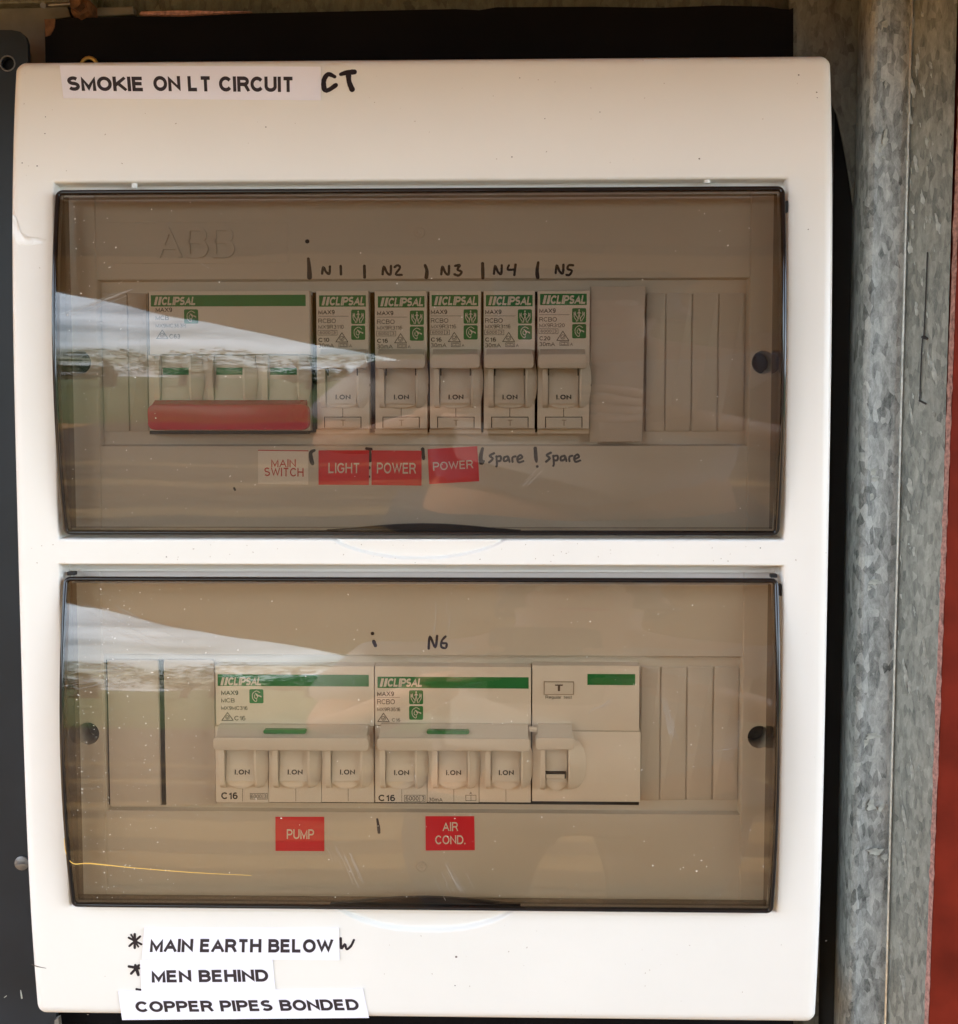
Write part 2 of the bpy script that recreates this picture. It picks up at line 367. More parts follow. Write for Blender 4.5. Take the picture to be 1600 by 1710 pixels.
def ribbon(bm, pts, wid, to3):
    """a pen stroke: pts in survey px, width in px (float or list), to3(px,py)->world"""
    if len(pts) == 1: pts = [pts[0], (pts[0][0] + 0.3, pts[0][1])]
    P = [Vector(p) for p in pts]
    # smooth by subdividing (Catmull-Rom)
    Q = []; WD = []
    ws = wid if isinstance(wid, (list, tuple)) else [wid] * len(P)
    for i in range(len(P) - 1):
        p0, p1, p2, p3 = P[max(i - 1, 0)], P[i], P[i + 1], P[min(i + 2, len(P) - 1)]
        for k in range(5):
            t = k / 5
            Q.append(0.5 * ((2 * p1) + (p2 - p0) * t + (2 * p0 - 5 * p1 + 4 * p2 - p3) * t * t + (3 * p1 - p0 - 3 * p2 + p3) * t ** 3))
            WD.append((ws[i] * (1 - t) + ws[i + 1] * t) * random.uniform(0.92, 1.08))
    Q.append(P[-1]); WD.append(ws[-1])
    prev = None
    for i in range(len(Q)):
        a = Q[max(i - 1, 0)]; b_ = Q[min(i + 1, len(Q) - 1)]; t = (b_ - a)
        t = t.normalized() if t.length > 1e-6 else Vector((0, 1)); nrm = Vector((-t.y, t.x)) * WD[i] / 2
        cur = (bm.verts.new(to3(*(Q[i] + nrm))), bm.verts.new(to3(*(Q[i] - nrm))))
        if prev: bm.faces.new((prev[0], prev[1], cur[1], cur[0]))
        prev = cur
    for q, w in ((Q[0], WD[0]), (Q[-1], WD[-1])):
        bm.faces.new([bm.verts.new(to3(q.x + w / 2 * math.cos(6.28318 * k / 10), q.y + w / 2 * math.sin(6.28318 * k / 10), 0.00001)) for k in range(10)])

# ------------------------------------------------------------------ shape of the cover
CZ0, CZ1 = U(720, 1703, 0.0075).z, U(720, 95, 0.009).z
CX0, CX1 = -0.1383, 0.1386
CZM, CZH = (CZ0 + CZ1) / 2, (CZ1 - CZ0) / 2
def cover_y(x, z):
    t = (z - CZM) / CZH
    return (0.0105 if t > 0 else 0.0078) * abs(t) ** 3.6
def S(px, py, off=0.0):
    y = 0.0
    for _ in range(6):
        p = U(px, py, y); y = cover_y(p.x, p.z)
    return U(px, py, y - off)
WIN = []
for q in ((92.5, 297.5, 1315, 901), (98, 943.5, 1308, 945), ):
    WIN.append(q)
ux0, ux1 = -0.12345, 0.12325
WU = (ux0, ux1, U(700, 901).z, U(700, 297.5).z)
WL = (ux0, ux1, U(700, 1522.5).z, U(700, 944).z)
SCOOPS = [(U(555, 905).x, U(845, 905).x, U(700, 934).z, WU[2]), (U(560, 1525).x, U(862, 1525).x, U(700, 1563).z, WL[2])]

board = thing('distribution_board', (0, 0.03, CZ0), 'cream plastic two-row distribution board with two smoked clear doors and a bulging front cover', 'switchboard')

def build_cover():
    r = 0.0034
    xs = {CX0, CX1}; zs = {CZ0, CZ1}
    for k in range(1, 6):
        d = r * (1 - math.cos(R(90 * k / 5))) ; d = r * k / 5
        xs |= {CX0 + d, CX1 - d}; zs |= {CZ0 + d, CZ1 - d}
    for w in (WU, WL):
        for e in (0, 0.0007, 0.0003): xs |= {w[0] - e, w[1] + e}; zs |= {w[2] - e, w[3] + e}
    x = CX0 + r
    while x < CX1 - r: xs.add(round(x, 6)); x += 0.004
    z = CZ0 + r
    while z < CZ1 - r: zs.add(round(z, 6)); z += 0.0025
    for s in SCOOPS:
        x = s[0] - 0.003
        while x < s[1] + 0.003: xs.add(round(x, 6)); x += 0.0007
        z = s[2] - 0.002
        while z < s[3]: zs.add(round(z, 6)); z += 0.0004
    def clean(v, keep):
        v = sorted(v); out = []
        for a in v:
            if out and a - out[-1] < 0.00012:
                if a in keep: out[-1] = a
                continue
            out.append(a)
        return out
    keepx = {CX0, CX1, WU[0], WU[1]}; keepz = {CZ0, CZ1, WU[2], WU[3], WL[2], WL[3]}
    xs = clean(xs, keepx); zs = clean(zs, keepz)
    bm = BM(); G = {}
    def inwin(xm, zm): return any(w[0] < xm < w[1] and w[2] < zm < w[3] for w in (WU, WL))
    def vert(i, j):
        if (i, j) in G: return G[(i, j)]
        x, z = xs[i], zs[j]; y = cover_y(x, z)
        u = max(CX0 + r - x, x - (CX1 - r), 0); v = max(CZ0 + r - z, z - (CZ1 - r), 0)
        m = max(u, v)
        if u > 0 and v > 0:
            h = math.hypot(u, v); f = m / h; sx = 1 if x > 0 else -1; szz = 1 if z > CZM else -1
            x = (CX1 - r if sx > 0 else CX0 + r) + sx * u * f; z = (CZ1 - r if szz > 0 else CZ0 + r) + szz * v * f
        if m > 0: y += 0.0022 * (1 - math.sqrt(max(0, 1 - (m / r) ** 2)))
        for w in (WU, WL):
            dx = max(w[0] - x, x - w[1], 0); dz = max(w[2] - z, z - w[3], 0); d = math.hypot(dx, dz)
            if d < 0.0007: y += 0.0004 * (1 - d / 0.0007) ** 2
        for k, s in enumerate(SCOOPS):
            if s[0] < x < s[1] and s[2] < z <= s[3] + 1e-5:
                tx = min(x - s[0], s[1] - x) / 0.028
                hgt = (s[3] - s[2]) * min(1, (1 - (1 - min(1, tx)) ** 2)) ** 0.8
                d = z - (s[3] - hgt)
                if d > 0:
                    ww = 0.0009 if k == 0 else 0.0018
                    q = min(1, d / ww); q = q * q * (3 - 2 * q)
                    y += (0.0014 if k == 0 else 0.0018) * q * (1 - 0.6 * d / max(hgt, 0.002))
        G[(i, j)] = bm.verts.new((x, y, z)); return G[(i, j)]
    for i in range(len(xs) - 1):
        for j in range(len(zs) - 1):
            if inwin((xs[i] + xs[i + 1]) / 2, (zs[j] + zs[j + 1]) / 2): continue
            bm.faces.new((vert(i, j), vert(i + 1, j), vert(i + 1, j + 1), vert(i, j + 1)))
    # outer side walls
    per = [(i, 0) for i in range(len(xs))] + [(len(xs) - 1, j) for j in range(1, len(zs))] + [(i, len(zs) - 1) for i in range(len(xs) - 2, -1, -1)] + [(0, j) for j in range(len(zs) - 2, 0, -1)]
    ring = [G[p] for p in per]
    back = []
    for v in ring:
        n = bm.verts.new((v.co.x * 1.004, 0.036, CZM + (v.co.z - CZM) * 1.004)); back.append(n)
    n = len(ring)
    for k in range(n): bm.faces.new((ring[k], back[k], back[(k + 1) % n], ring[(k + 1) % n]))
    # inner rims of the two windows: a sloping lip, then a wall back to the plate
    for w in (WU, WL):
        i0, i1 = xs.index(min(xs, key=lambda a: abs(a - w[0]))), xs.index(min(xs, key=lambda a: abs(a - w[1])))
        j0, j1 = zs.index(min(zs, key=lambda a: abs(a - w[2]))), zs.index(min(zs, key=lambda a: abs(a - w[3])))
        loop = [(i, j0) for i in range(i0, i1)] + [(i1, j) for j in range(j0, j1)] + [(i, j1) for i in range(i1, i0, -1)] + [(i0, j) for j in range(j1, j0, -1)]
        r0 = [G[p] for p in loop]
        def shr(dl, dr, db, dt, y):
            o = []
            for v in r0:
                x, z = v.co.x, v.co.z
                fx = (x - w[0]) / (w[1] - w[0]); fz = (z - w[2]) / (w[3] - w[2])
                o.append(bm.verts.new((w[0] + dl + fx * (w[1] - w[0] - dl - dr), y, w[2] + db + fz * (w[3] - w[2] - db - dt))))
            return o
        rings = [r0, shr(0.0001, 0.0003, 0.0002, 0.0003, 0.0045), shr(0.0002, 0.0005, 0.0003, 0.0006, 0.0088), shr(0.0005, 0.0011, 0.0004, 0.0026, 0.0094), shr(0.0006, 0.0013, 0.0005, 0.0033, 0.0088), shr(0.0007, 0.0014, 0.0006, 0.0034, 0.0150)]
        for a, b_ in zip(rings, rings[1:]):
            for k in range(len(a)): bm.faces.new((a[k], a[(k + 1) % len(a)], b_[(k + 1) % len(a)], b_[k]))
    return obj('cover', bm, 'cover', board, smooth=True, angle=50)
cover = build_cover()
# hinge pegs in the top lip
for px, py in ((225, 309), (1181, 300)):
    p = U(px, py, 0.0055); bm = BM()
    tube(bm, [p + Vector((0, 0, 0.0022)), p + Vector((0, 0, -0.0012))], 0.0011, 12)
    obj('hinge_peg', bm, 'cover', board, smooth=True)
for px, py, w, h in ((118, 958, 13, 6), (1293, 962, 11, 6)):
    xa, xb, za, zb = rect(px - w / 2, py - h / 2, px + w / 2, py + h / 2, 0.0025); bm = BM(); box(bm, xa, xb, 0.0025, 0.0055, za, zb, 0.0002)
    obj('hinge_clip', bm, 'hole', board)
for px, py in ((1314, 345), (1303.5, 985)):
    xa, xb, za, zb = rect(px - 2, py - 10, px + 2, py + 10, 0.002); bm = BM(); prism(bm, rr(xa, xb, za, zb, 0.0004), 0.0015, 0.004)
    obj('hinge_slot', bm, 'hole', board)

# ------------------------------------------------------------------ inner plates with the escutcheon openings
PY = 0.0110       # face of the plate
LY = 0.0136       # sunken ledge round the breakers
def frame_sheet(bm, o, i, y0, y1, y_mid=None):
    """sheet o=(x0,x1,z0,z1) with a rectangular hole i, plus a slope down to depth y1"""
    def ring(q, y): return [bm.verts.new(c) for c in ((q[0], y, q[2]), (q[1], y, q[2]), (q[1], y, q[3]), (q[0], y, q[3]))]
    a = ring(o, y0); b_ = ring(i, y0); s = 0.0006; c = ring((i[0] + s, i[1] - s, i[2] + s, i[3] - s), y1)
    for p, q in ((a, b_), (b_, c)):
        for k in range(4): bm.faces.new((p[k], p[(k + 1) % 4], q[(k + 1) % 4], q[k]))
    bm.faces.new(c)
def build_plate(w, hole, pillars, screws, dimple):
    bm = BM()
    i = rect(*hole, PY)
    o = (w[0] - 0.002, w[1] + 0.002, w[2] - 0.002, w[3] + 0.002)
    yy_ = 600 if w is WU else 1230
    frame_sheet(bm, (U(pillars[0][0], yy_, PY).x + 0.00005, U(pillars[1][0], yy_, PY).x - 0.00005, o[2], o[3]), i, PY, LY)
    pl = obj('inner_plate', bm, 'plate', board)
    # pillars either side, standing half a millimetre proud, with a screw well each
    for k, (px, sgn) in enumerate(pillars):
        x = U(px, 600 if w is WU else 1230, PY).x
        xa, xb = (o[0], x) if sgn < 0 else (x, o[1])
        c = U(screws[k][0], screws[k][1], PY - 0.0006); rad = 0.0040
        bm = BM(); yf = PY - 0.0006; n = 24
        # front face with a round well: polygon fan of quads from circle to the rectangle border
        cir = [bm.verts.new((c.x + rad * math.cos(2 * math.pi * q / n), yf, c.z + rad * math.sin(2 * math.pi * q / n))) for q in range(n)]
        cir2 = [bm.verts.new((c.x + rad * 0.93 * math.cos(2 * math.pi * q / n), yf + 0.012, c.z + rad * 0.93 * math.sin(2 * math.pi * q / n))) for q in range(n)]
        sq = []
        m = 0.0045
        for q in range(n):
            a = 2 * math.pi * q / n; cx, sx = math.cos(a), math.sin(a); f = m / max(abs(cx), abs(sx))
            X = min(max(c.x + cx * f, xa + 0.0001), xb - 0.0001); sq.append(bm.verts.new((X, yf, c.z + sx * f)))
        for q in range(n):
            q2 = (q + 1) % n
            bm.faces.new((cir[q], cir[q2], sq[q2], sq[q])); bm.faces.new((cir[q], cir2[q], cir2[q2], cir[q2]))
        X0 = min(v.co.x for v in sq); X1 = max(v.co.x for v in sq)
        zt, zb_ = c.z + m, c.z - m
        def quad(x0, x1, z0, z1):
            if x1 - x0 > 1e-5 and z1 - z0 > 1e-5: bm.faces.new([bm.verts.new(v) for v in ((x0, yf, z0), (x1, yf, z0), (x1, yf, z1), (x0, yf, z1))])
        quad(xa, xb, zt, w[3] - 0.0034); quad(xa, xb, w[2] + 0.0006, zb_); quad(xa, X0, zb_, zt); quad(X1, xb, zb_, zt)
        e = xb if sgn < 0 else xa; e2 = e + (0.0005 if sgn < 0 else -0.0005)
        bm.faces.new([bm.verts.new(v) for v in ((e, yf, w[2] + 0.0006), (e2, PY - 0.00005, w[2] + 0.0006), (e2, PY - 0.00005, w[3] - 0.0034), (e, yf, w[3] - 0.0034))])
        pil = obj('side_pillar', bm, 'plate', board)
        bm = BM(); disc(bm, (c.x, yf + 0.0118, c.z), rad * 0.95); 
        hl = obj('screw_well', bm, 'hole', pil)
        bm = BM(); tube(bm, [Vector((c.x, yf + 0.0112, c.z)), Vector((c.x, yf + 0.0085, c.z))], 0.0024, 16)
        box(bm, c.x - 0.0018, c.x + 0.0018, yf + 0.0083, yf + 0.009, c.z - 0.0003, c.z + 0.0003); box(bm, c.x - 0.0003, c.x + 0.0003, yf + 0.0082, yf + 0.009, c.z - 0.0018, c.z + 0.0018)
        obj('screw', bm, 'gap', pil, smooth=True)
    # moulding dimple
    c = U(dimple[0], dimple[1], PY); bm = BM(); n = 20; rr_ = [(0.0019, -0.00005), (0.0016, -0.0003), (0.0011, -0.0003), (0.0007, 0.0), (0.0004, -0.0002)]
    prev = None
    for rad, dy in rr_:
        cur = [bm.verts.new((c.x + rad * math.cos(2 * math.pi * q / n), PY + dy - 0.00002, c.z + rad * math.sin(2 * math.pi * q / n))) for q in range(n)]
        if prev:
            for q in range(n): bm.faces.new((prev[q], prev[(q + 1) % n], cur[(q + 1) % n], cur[q]))
        prev = cur
    bm.faces.new(prev); obj('moulding_dimple', bm, 'plate', pl, smooth=True)
    return pl
plate_u = build_plate(WU, (165, 465, 1250, 745), ((163, -1), (1252, 1)), ((133, 605), (1275, 605)), (701, 388))
plate_l = build_plate(WL, (176, 1094, 1238, 1357), ((173, -1), (1240, 1)), ((147, 1225), (1268, 1231)), (704, 1447))
# dark depth behind the modules
def strip_part(x0, y0, x1, y1, y=0.0128, m='plate', rad=0.0003, bev=0.0003, parent=None, name='blanking_strip'):
    xa, xb, za, zb = rect(x0, y0, x1, y1, y); bm = BM(); prism(bm, rr(xa, xb, za, zb, rad, 3), y, LY + 0.0004, bev)
    return obj(name, bm, m, parent or board, smooth=True, angle=25)
for x0, x1 in ((171, 213.5), (215.5, 246)): strip_part(x0, 490, x1, 720, parent=plate_u)
for x0, x1 in ((1079, 1110), (1112.5, 1154), (1156.5, 1198), (1200.5, 1243)): strip_part(x0, 490, x1, 720, parent=plate_u)
for x0, x1 in ((1071, 1101.5), (1104, 1145.5), (1148, 1189.5), (1192, 1233)): strip_part(x0, 1114, x1, 1336, parent=plate_l)
a = strip_part(181, 1102, 266, 1347, 0.0110, 'cardgrey', 0.0009, 0.0004, parent=plate_l, name='blanking_plate')
a = strip_part(275, 1102, 359, 1345, 0.0110, 'cardgrey', 0.0009, 0.0004, parent=plate_l, name='blanking_plate')
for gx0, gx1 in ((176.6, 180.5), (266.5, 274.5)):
    xa, xb, za, zb = rect(gx0, 1102, gx1, 1344, 0.0125); bm = BM(); box(bm, xa, xb, 0.0125, 0.0137, za, zb); obj('gap_shadow_slot', bm, 'gap', plate_l).name = 'slot'  # dark strips painted as the shade in the gaps beside the blanking plates
# embossed maker's mark on the upper plate
xa, xb, za, zb = rect(160, 371, 482, 440, PY)
bm = BM(); e = 0.00028
prism(bm, rr(xa, xb, za, zb, 0.0006, 3), PY - 0.00016, PY + 0.0002, 0.00015); badge = obj('badge_panel', bm, 'plate', plate_u, smooth=True, angle=20)
X0, X1, Z0, Z1 = rect(262, 379, 392, 431, PY)
def emboss(s, x0, x1, z0, z1, yf, yb, parent, m):
    V, F = glyphs(s, 0.13, 0, 1.6); bm = BM(); a0, a1 = min(v[0] for v in V), max(v[0] for v in V)
    P = lambda v, y: bm.verts.new((x0 + (v[0] - a0) / (a1 - a0) * (x1 - x0), y - 0.00001 * (v[2] % 5), z0 + v[1] * (z1 - z0)))
    fr = [P(v, yf) for v in V]; bk = [P(v, yb) for v in V]; E = {}
    for f in F:
        bm.faces.new([fr[i] for i in f])
        for i in range(4):
            e = (f[i], f[(i + 1) % 4]); k = (min(e), max(e)); E.setdefault(k, []).append(e)
    for k, l in E.items():
        if len(l) == 1: i, j = l[0]; bm.faces.new((fr[j], fr[i], bk[i], bk[j]))
    return obj('lettering', bm, m, parent)
ab = emboss('ABB', X0, X1, Z0, Z1, PY - 0.00085, PY + 0.0001, badge, 'plate')

for q, pp in (((249, 488, 984, 722), plate_u), ((361, 1114, 1068, 1342), plate_l)):
    xa, xb, za, zb = rect(*q, LY - 0.0002); bm = BM(); box(bm, xa, xb, LY - 0.0002, LY + 0.0002, za, zb); obj('cutout_shade', bm, 'gap', pp)  # dark sheet painted as the shade inside the breaker opening
# ------------------------------------------------------------------ pen marks on the plates
def pen(strokes, parent, plane=None, m='pen', name='pen_mark', label=None, k=1.22):
    bm = BM()
    to3 = (lambda px, py, e=0.0: U(px, py, plane - 0.00009 - e)) if plane is not None else (lambda px, py, e=0.0: S(px, py, 0.00012 + e))
    for pts, w in strokes: ribbon(bm, pts, [q * k for q in w] if isinstance(w, (list, tuple)) else w * k, to3)
    return obj(name, bm, m, parent, smooth='keep')
def nstroke(x, y, w=10, h=14): return [([(x, y + h), (x + 2, y + 1), (x + w * .55, y + h - 3), (x + w, y + h), (x + w + 1, y)], 3.4)]
pen([([(513, 403)], 6)], plate_u, PY)
pen([([(515, 432), (516.5, 448), (517, 463)], [4, 6, 7])], plate_u, PY)
pen(nstroke(538, 445, 12, 12) + [([(569, 444), (569.5, 458)], 3.6)], plate_u, PY)
pen([([(608.5, 444), (609, 463)], 4)], plate_u, PY)
pen(nstroke(639, 444, 13, 14) + [([(659, 446), (664, 443), (668, 447), (661, 458), (671, 459)], 3.2)], plate_u, PY)
pen([([(710, 443), (713, 452), (712, 463)], [4, 4.5, 5.5])], plate_u, PY)
pen(nstroke(737, 444, 12, 14) + [([(760, 444), (768, 443), (764, 450), (771, 454), (766, 460), (759, 458)], 3.4)], plate_u, PY)
pen([([(806, 440), (806.5, 464)], 4.6)], plate_u, PY)
pen(nstroke(825, 443, 12, 14) + [([(850, 443), (848, 450), (860, 450)], 3), ([(861, 442), (859, 459)], 3.6)], plate_u, PY)
pen([([(899, 438), (897, 452), (898, 463)], [3.6, 4.6, 5.5])], plate_u, PY)
pen(nstroke(928, 442, 12, 14) + [([(957, 443), (950, 443), (948, 449), (955, 452), (951, 459), (946, 459)], 3.2)], plate_u, PY)
# lower row of ticks and the two words
pen([([(525, 752), (519, 756), (520, 768), (522, 774)], [4, 5, 6, 5])], plate_u, PY)
pen([([(612, 749), (620, 750)], 4), ([(617, 752), (617.5, 768)], [4, 7]), ([(616, 781)], 4.6), ([(616, 796)], 3.6)], plate_u, PY)
pen([([(706, 750), (707.5, 766)], [5, 4])], plate_u, PY)
pen([([(806, 749), (803, 762), (804, 773), (808, 770)], [4, 5.5, 6, 3])], plate_u, PY)
pen([([(894, 749), (895, 764), (896, 771)], [5, 5.5, 3]), ([(897, 779)], 4)], plate_u, PY)
def spare(x, y):
    return [([(x + 9, y), (x + 2, y + 4), (x + 7, y + 9), (x + 1, y + 15)], 3.2),
            ([(x + 13, y + 5), (x + 14, y + 18), (x + 13, y + 22)], 3), ([(x + 13, y + 6), (x + 20, y + 5), (x + 20, y + 12), (x + 14, y + 13)], 3),
            ([(x + 32, y + 5), (x + 26, y + 7), (x + 26, y + 13), (x + 32, y + 11), (x + 33, y + 6), (x + 35, y + 14)], 3),
            ([(x + 40, y + 14), (x + 40, y + 7), (x + 45, y + 5)], 3),
            ([(x + 48, y + 11), (x + 56, y + 7), (x + 53, y + 3), (x + 48, y + 8), (x + 50, y + 15), (x + 58, y + 13)], 3)]
pen(spare(816, 757), plate_u, PY); pen(spare(911, 756), plate_u, PY)
pen([([(391, 815), (392.5, 818)], 3)], plate_u, PY)
pen([([(622, 1058)], 5), ([(624, 1071), (627, 1078)], 5)], plate_l, PY, 'penblue')
pen([([(716, 1083), (718, 1063), (727, 1081), (730, 1062)], 3.4), ([(744, 1063), (738, 1070), (737, 1080), (744, 1082), (746, 1075), (739, 1074)], 3.2)], plate_l, PY, 'penblue')
pen([([(630, 1368), (632, 1380), (633, 1390)], [3, 4.2, 4.2])], plate_l, PY, 'penblue')

# ------------------------------------------------------------------ stickers and paper labels (each its own thing)
def quad3(c, t, off):
    """bilinear map over 4 survey corners (tl,tr,br,bl)"""
    def f(u, v, e=0.0):
        x = (c[3][0] * (1 - u) + c[2][0] * u) * (1 - v) + (c[0][0] * (1 - u) + c[1][0] * u) * v
        y = (c[3][1] * (1 - u) + c[2][1] * u) * (1 - v) + (c[0][1] * (1 - u) + c[1][1] * u) * v
        return t(x, y, off + e)
    return f
def sheet(bm, f, nu, nv, th):
    top = [[bm.verts.new(f(i / nu, j / nv)) for j in range(nv + 1)] for i in range(nu + 1)]
    bot = [[bm.verts.new(f(i / nu, j / nv, -th)) for j in range(nv + 1)] for i in range(nu + 1)]
    for i in range(nu):
        for j in range(nv):
            bm.faces.new((top[i][j], top[i + 1][j], top[i + 1][j + 1], top[i][j + 1])); bm.faces.new((bot[i][j], bot[i][j + 1], bot[i + 1][j + 1], bot[i + 1][j]))
    for i in range(nu):
        bm.faces.new((top[i][0], bot[i][0], bot[i + 1][0], top[i + 1][0])); bm.faces.new((top[i][nv], top[i + 1][nv], bot[i + 1][nv], bot[i][nv]))
    for j in range(nv):
        bm.faces.new((top[0][j], top[0][j + 1], bot[0][j + 1], bot[0][j])); bm.faces.new((top[nu][j], bot[nu][j], bot[nu][j + 1], top[nu][j + 1]))
def sticker(name, corners, m, lines, tm, label, cat, surf='plate', bold=0.014, group=None, border=None, th=0.00018):
    to = (lambda x, y, o: U(x, y, PY - o)) if surf == 'plate' else (lambda x, y, o: S(x, y, o))
    f0 = quad3(corners, to, th + 0.00003); lift = 0.0005 if surf == 'cover' else 0.0
    f = lambda u, v, e=0.0: f0(u, v, e + lift * (abs(2 * u - 1) ** 14) * (0.25 + 0.75 * abs(2 * v - 1) ** 2))
    c = f(0.5, 0.5); t = thing(name, c, label, cat, group)
    bm = BM(); sheet(bm, f, 1 if surf == 'plate' else 28, 1 if surf == 'plate' else 4, th); obj('backing', bm, m, t, smooth='keep')
    if border:
        bm = BM()
        for u0, u1, v0, v1 in ((0, 1, 0.97, 1),):
            bm.faces.new([bm.verts.new(f(u, v, 0.00003)) for u, v in ((u0, v0), (u1, v0), (u1, v1), (u0, v1))])
        obj('border', bm, border, t, smooth='keep')
    for s, (x0, y0, x1, y1), sp in lines:    # box as px
        xl, xr = corners[0][0], corners[1][0]
        def inv(px, py):
            # approx inverse of the bilinear map
            u, v = 0.5, 0.5
            for _ in range(12):
                X = (corners[3][0] * (1 - u) + corners[2][0] * u) * (1 - v) + (corners[0][0] * (1 - u) + corners[1][0] * u) * v
                Y = (corners[3][1] * (1 - u) + corners[2][1] * u) * (1 - v) + (corners[0][1] * (1 - u) + corners[1][1] * u) * v
                u += (px - X) / (corners[1][0] - corners[0][0]); v -= (py - Y) / (corners[3][1] - corners[0][1])
            return u, v
        ua, va = inv(x0, y1); ub, vb = inv(x1, y0)
        bm = BM(); text_bm(bm, s, lambda u, v: f(ua + (ub - ua) * u, va + (vb - va) * v, 0.00004), bold=bold, spacing=sp)
        obj('lettering', bm, tm, t, smooth='keep')
    return t
sticker('sticker', [(431, 751), (515, 752), (515, 809.5), (431, 808)], 'stickerwhite', [('MAIN', (453, 767, 494, 780), 1.0), ('SWITCH', (441.5, 781.5, 507, 795), 1.0)], 'redtext',
        'cream sticker with red words MAIN SWITCH below the wide red-levered breaker', 'sticker', border='redtext')
sticker('sticker', [(532, 752), (616.5, 752), (616, 810), (532, 809.5)], 'red', [('LIGHT', (548.5, 773, 600, 790), 1.0)], 'white', 'red sticker reading LIGHT in white under the first narrow breaker', 'sticker')
sticker('sticker', [(620.5, 752), (704, 752.5), (704, 811), (620.5, 810)], 'red', [('POWER', (629.5, 773, 695, 790.5), 1.0)], 'white', 'straight red POWER sticker directly beside the LIGHT sticker', 'sticker')
sticker('sticker', [(714, 750), (797, 745), (800.5, 803.5), (717, 808.5)], 'red', [('POWER', (723.5, 768, 790, 786), 1.0)], 'white', 'red POWER sticker stuck on crooked, tilted up to the right, next to handwritten word spare', 'sticker')
sticker('sticker', [(460, 1364), (541.5, 1364), (541.5, 1421.5), (460, 1421)], 'red', [('PUMP', (479, 1385, 524.5, 1401), 1.0)], 'white', 'red sticker reading PUMP below the lower left breaker', 'sticker')
sticker('sticker', [(710.5, 1363), (792, 1363), (793, 1420), (711, 1420.5)], 'red', [('AIR', (739, 1373, 765, 1388), 1.0), ('COND.', (727, 1395, 777, 1410), 1.0)], 'white', 'red sticker reading AIR COND. below the lower middle breaker', 'sticker')
B = 0.043
sticker('paper_label', [(99.5, 109), (536, 111), (536, 167.5), (106, 164)], 'paper', [('SMOKIE', (114, 128, 237, 151.5), 0.7), ('ON LT CIRCUIT', (257, 128, 488.5, 152), 0.7)], 'inkbrown',
        'white paper strip printed SMOKIE ON LT CIRCUIT at the top left of the cover', 'label', 'cover', bold=B)
sticker('paper_label', [(241, 1549), (566, 1549.5), (567, 1603.5), (237, 1602)], 'paper', [('MAIN EARTH BELOW', (250, 1568.5, 557, 1590), 0.7)], 'inkbrown',
        'white paper strip printed MAIN EARTH BELOW, topmost of three at the bottom', 'label', 'cover', bold=B)
sticker('paper_label', [(234, 1603.5), (455, 1602), (460, 1653), (236, 1655)], 'paper', [('MEN BEHIND', (253.5, 1619, 447, 1641), 0.7)], 'inkbrown',
        'short white paper strip printed MEN BEHIND, between two longer strips', 'label', 'cover', bold=B)
sticker('paper_label', [(197, 1655), (606, 1650.5), (616.5, 1700), (204, 1703.5)], 'paper', [('COPPER PIPES BONDED', (227.5, 1668.5, 597, 1690.5), 0.7)], 'inkbrown',
        'white paper strip printed COPPER PIPES BONDED along the bottom edge of the cover', 'label', 'cover', bold=B, th=0.00018)
# marker writing on the cover
pen([([(559, 128), (548, 124), (541, 134), (542, 149), (549, 150), (561, 142)], [5, 6, 6.5, 7, 6, 6])], cover)
pen([([(569, 124), (580, 121), (592, 120)], [5, 7, 7]), ([(582, 123), (583, 136), (588, 149)], [7, 7, 8])], cover)
pen([([(225, 1560), (225, 1583)], 3.5), ([(215, 1566), (236, 1577)], 3), ([(216, 1580), (234, 1564)], 3), ([(219, 1561), (231, 1581)], 2.6)], cover)
pen([([(215, 1614), (232, 1617)], 3.5), ([(232, 1612), (219, 1626)], 3.5), ([(226, 1612), (231, 1628)], 4)], cover)
pen([([(228, 1652), (235, 1653)], 3)], cover)
pen([([(569, 1567), (570, 1584), (576, 1577), (579, 1585), (586, 1580), (591, 1570)], 3.4)], cover)

# ------------------------------------------------------------------ circuit breakers
YB = 0.0060       # label face of the breakers
def P2(px, py, y=YB): q = U(px, py, y); return q.x, q.z
def flat(bm, x0, y0, x1, y1, y, rad=0.0):
    xa, xb, za, zb = rect(x0, y0, x1, y1, y)
    pts = rr(xa, xb, za, zb, rad, 4) if rad else [(xa, za), (xb, za), (xb, zb), (xa, zb)]
    bm.faces.new([bm.verts.new((p[0], y, p[1])) for p in pts])
def line(bm, pts, w, y): 
    to3 = lambda px, py, e=0.0: U(px, py, y)
    for a, b_ in zip(pts, pts[1:]):
        A, B_ = Vector(a), Vector(b_); t = (B_ - A).normalized(); n = Vector((-t.y, t.x)) * w / 2
        bm.faces.new([bm.verts.new(to3(*q)) for q in (A + n - t * w * .3, A - n - t * w * .3, B_ - n + t * w * .3, B_ + n + t * w * .3)])
def txt(parent, s, x0, y0, x1, y1, m='ink', y=YB, bold=0.007, shear=0.0, sp=1.0, name='lettering'):
    xa, xb, za, zb = rect(x0, y0, x1, y1, y); yy = y - 0.00008; bm = BM()
    text_bm(bm, s, lambda u, v: Vector((xa + (xb - xa) * u, yy, za + (zb - za) * v)), bold, shear, sp)
    return obj(name, bm, m, parent, smooth='keep')
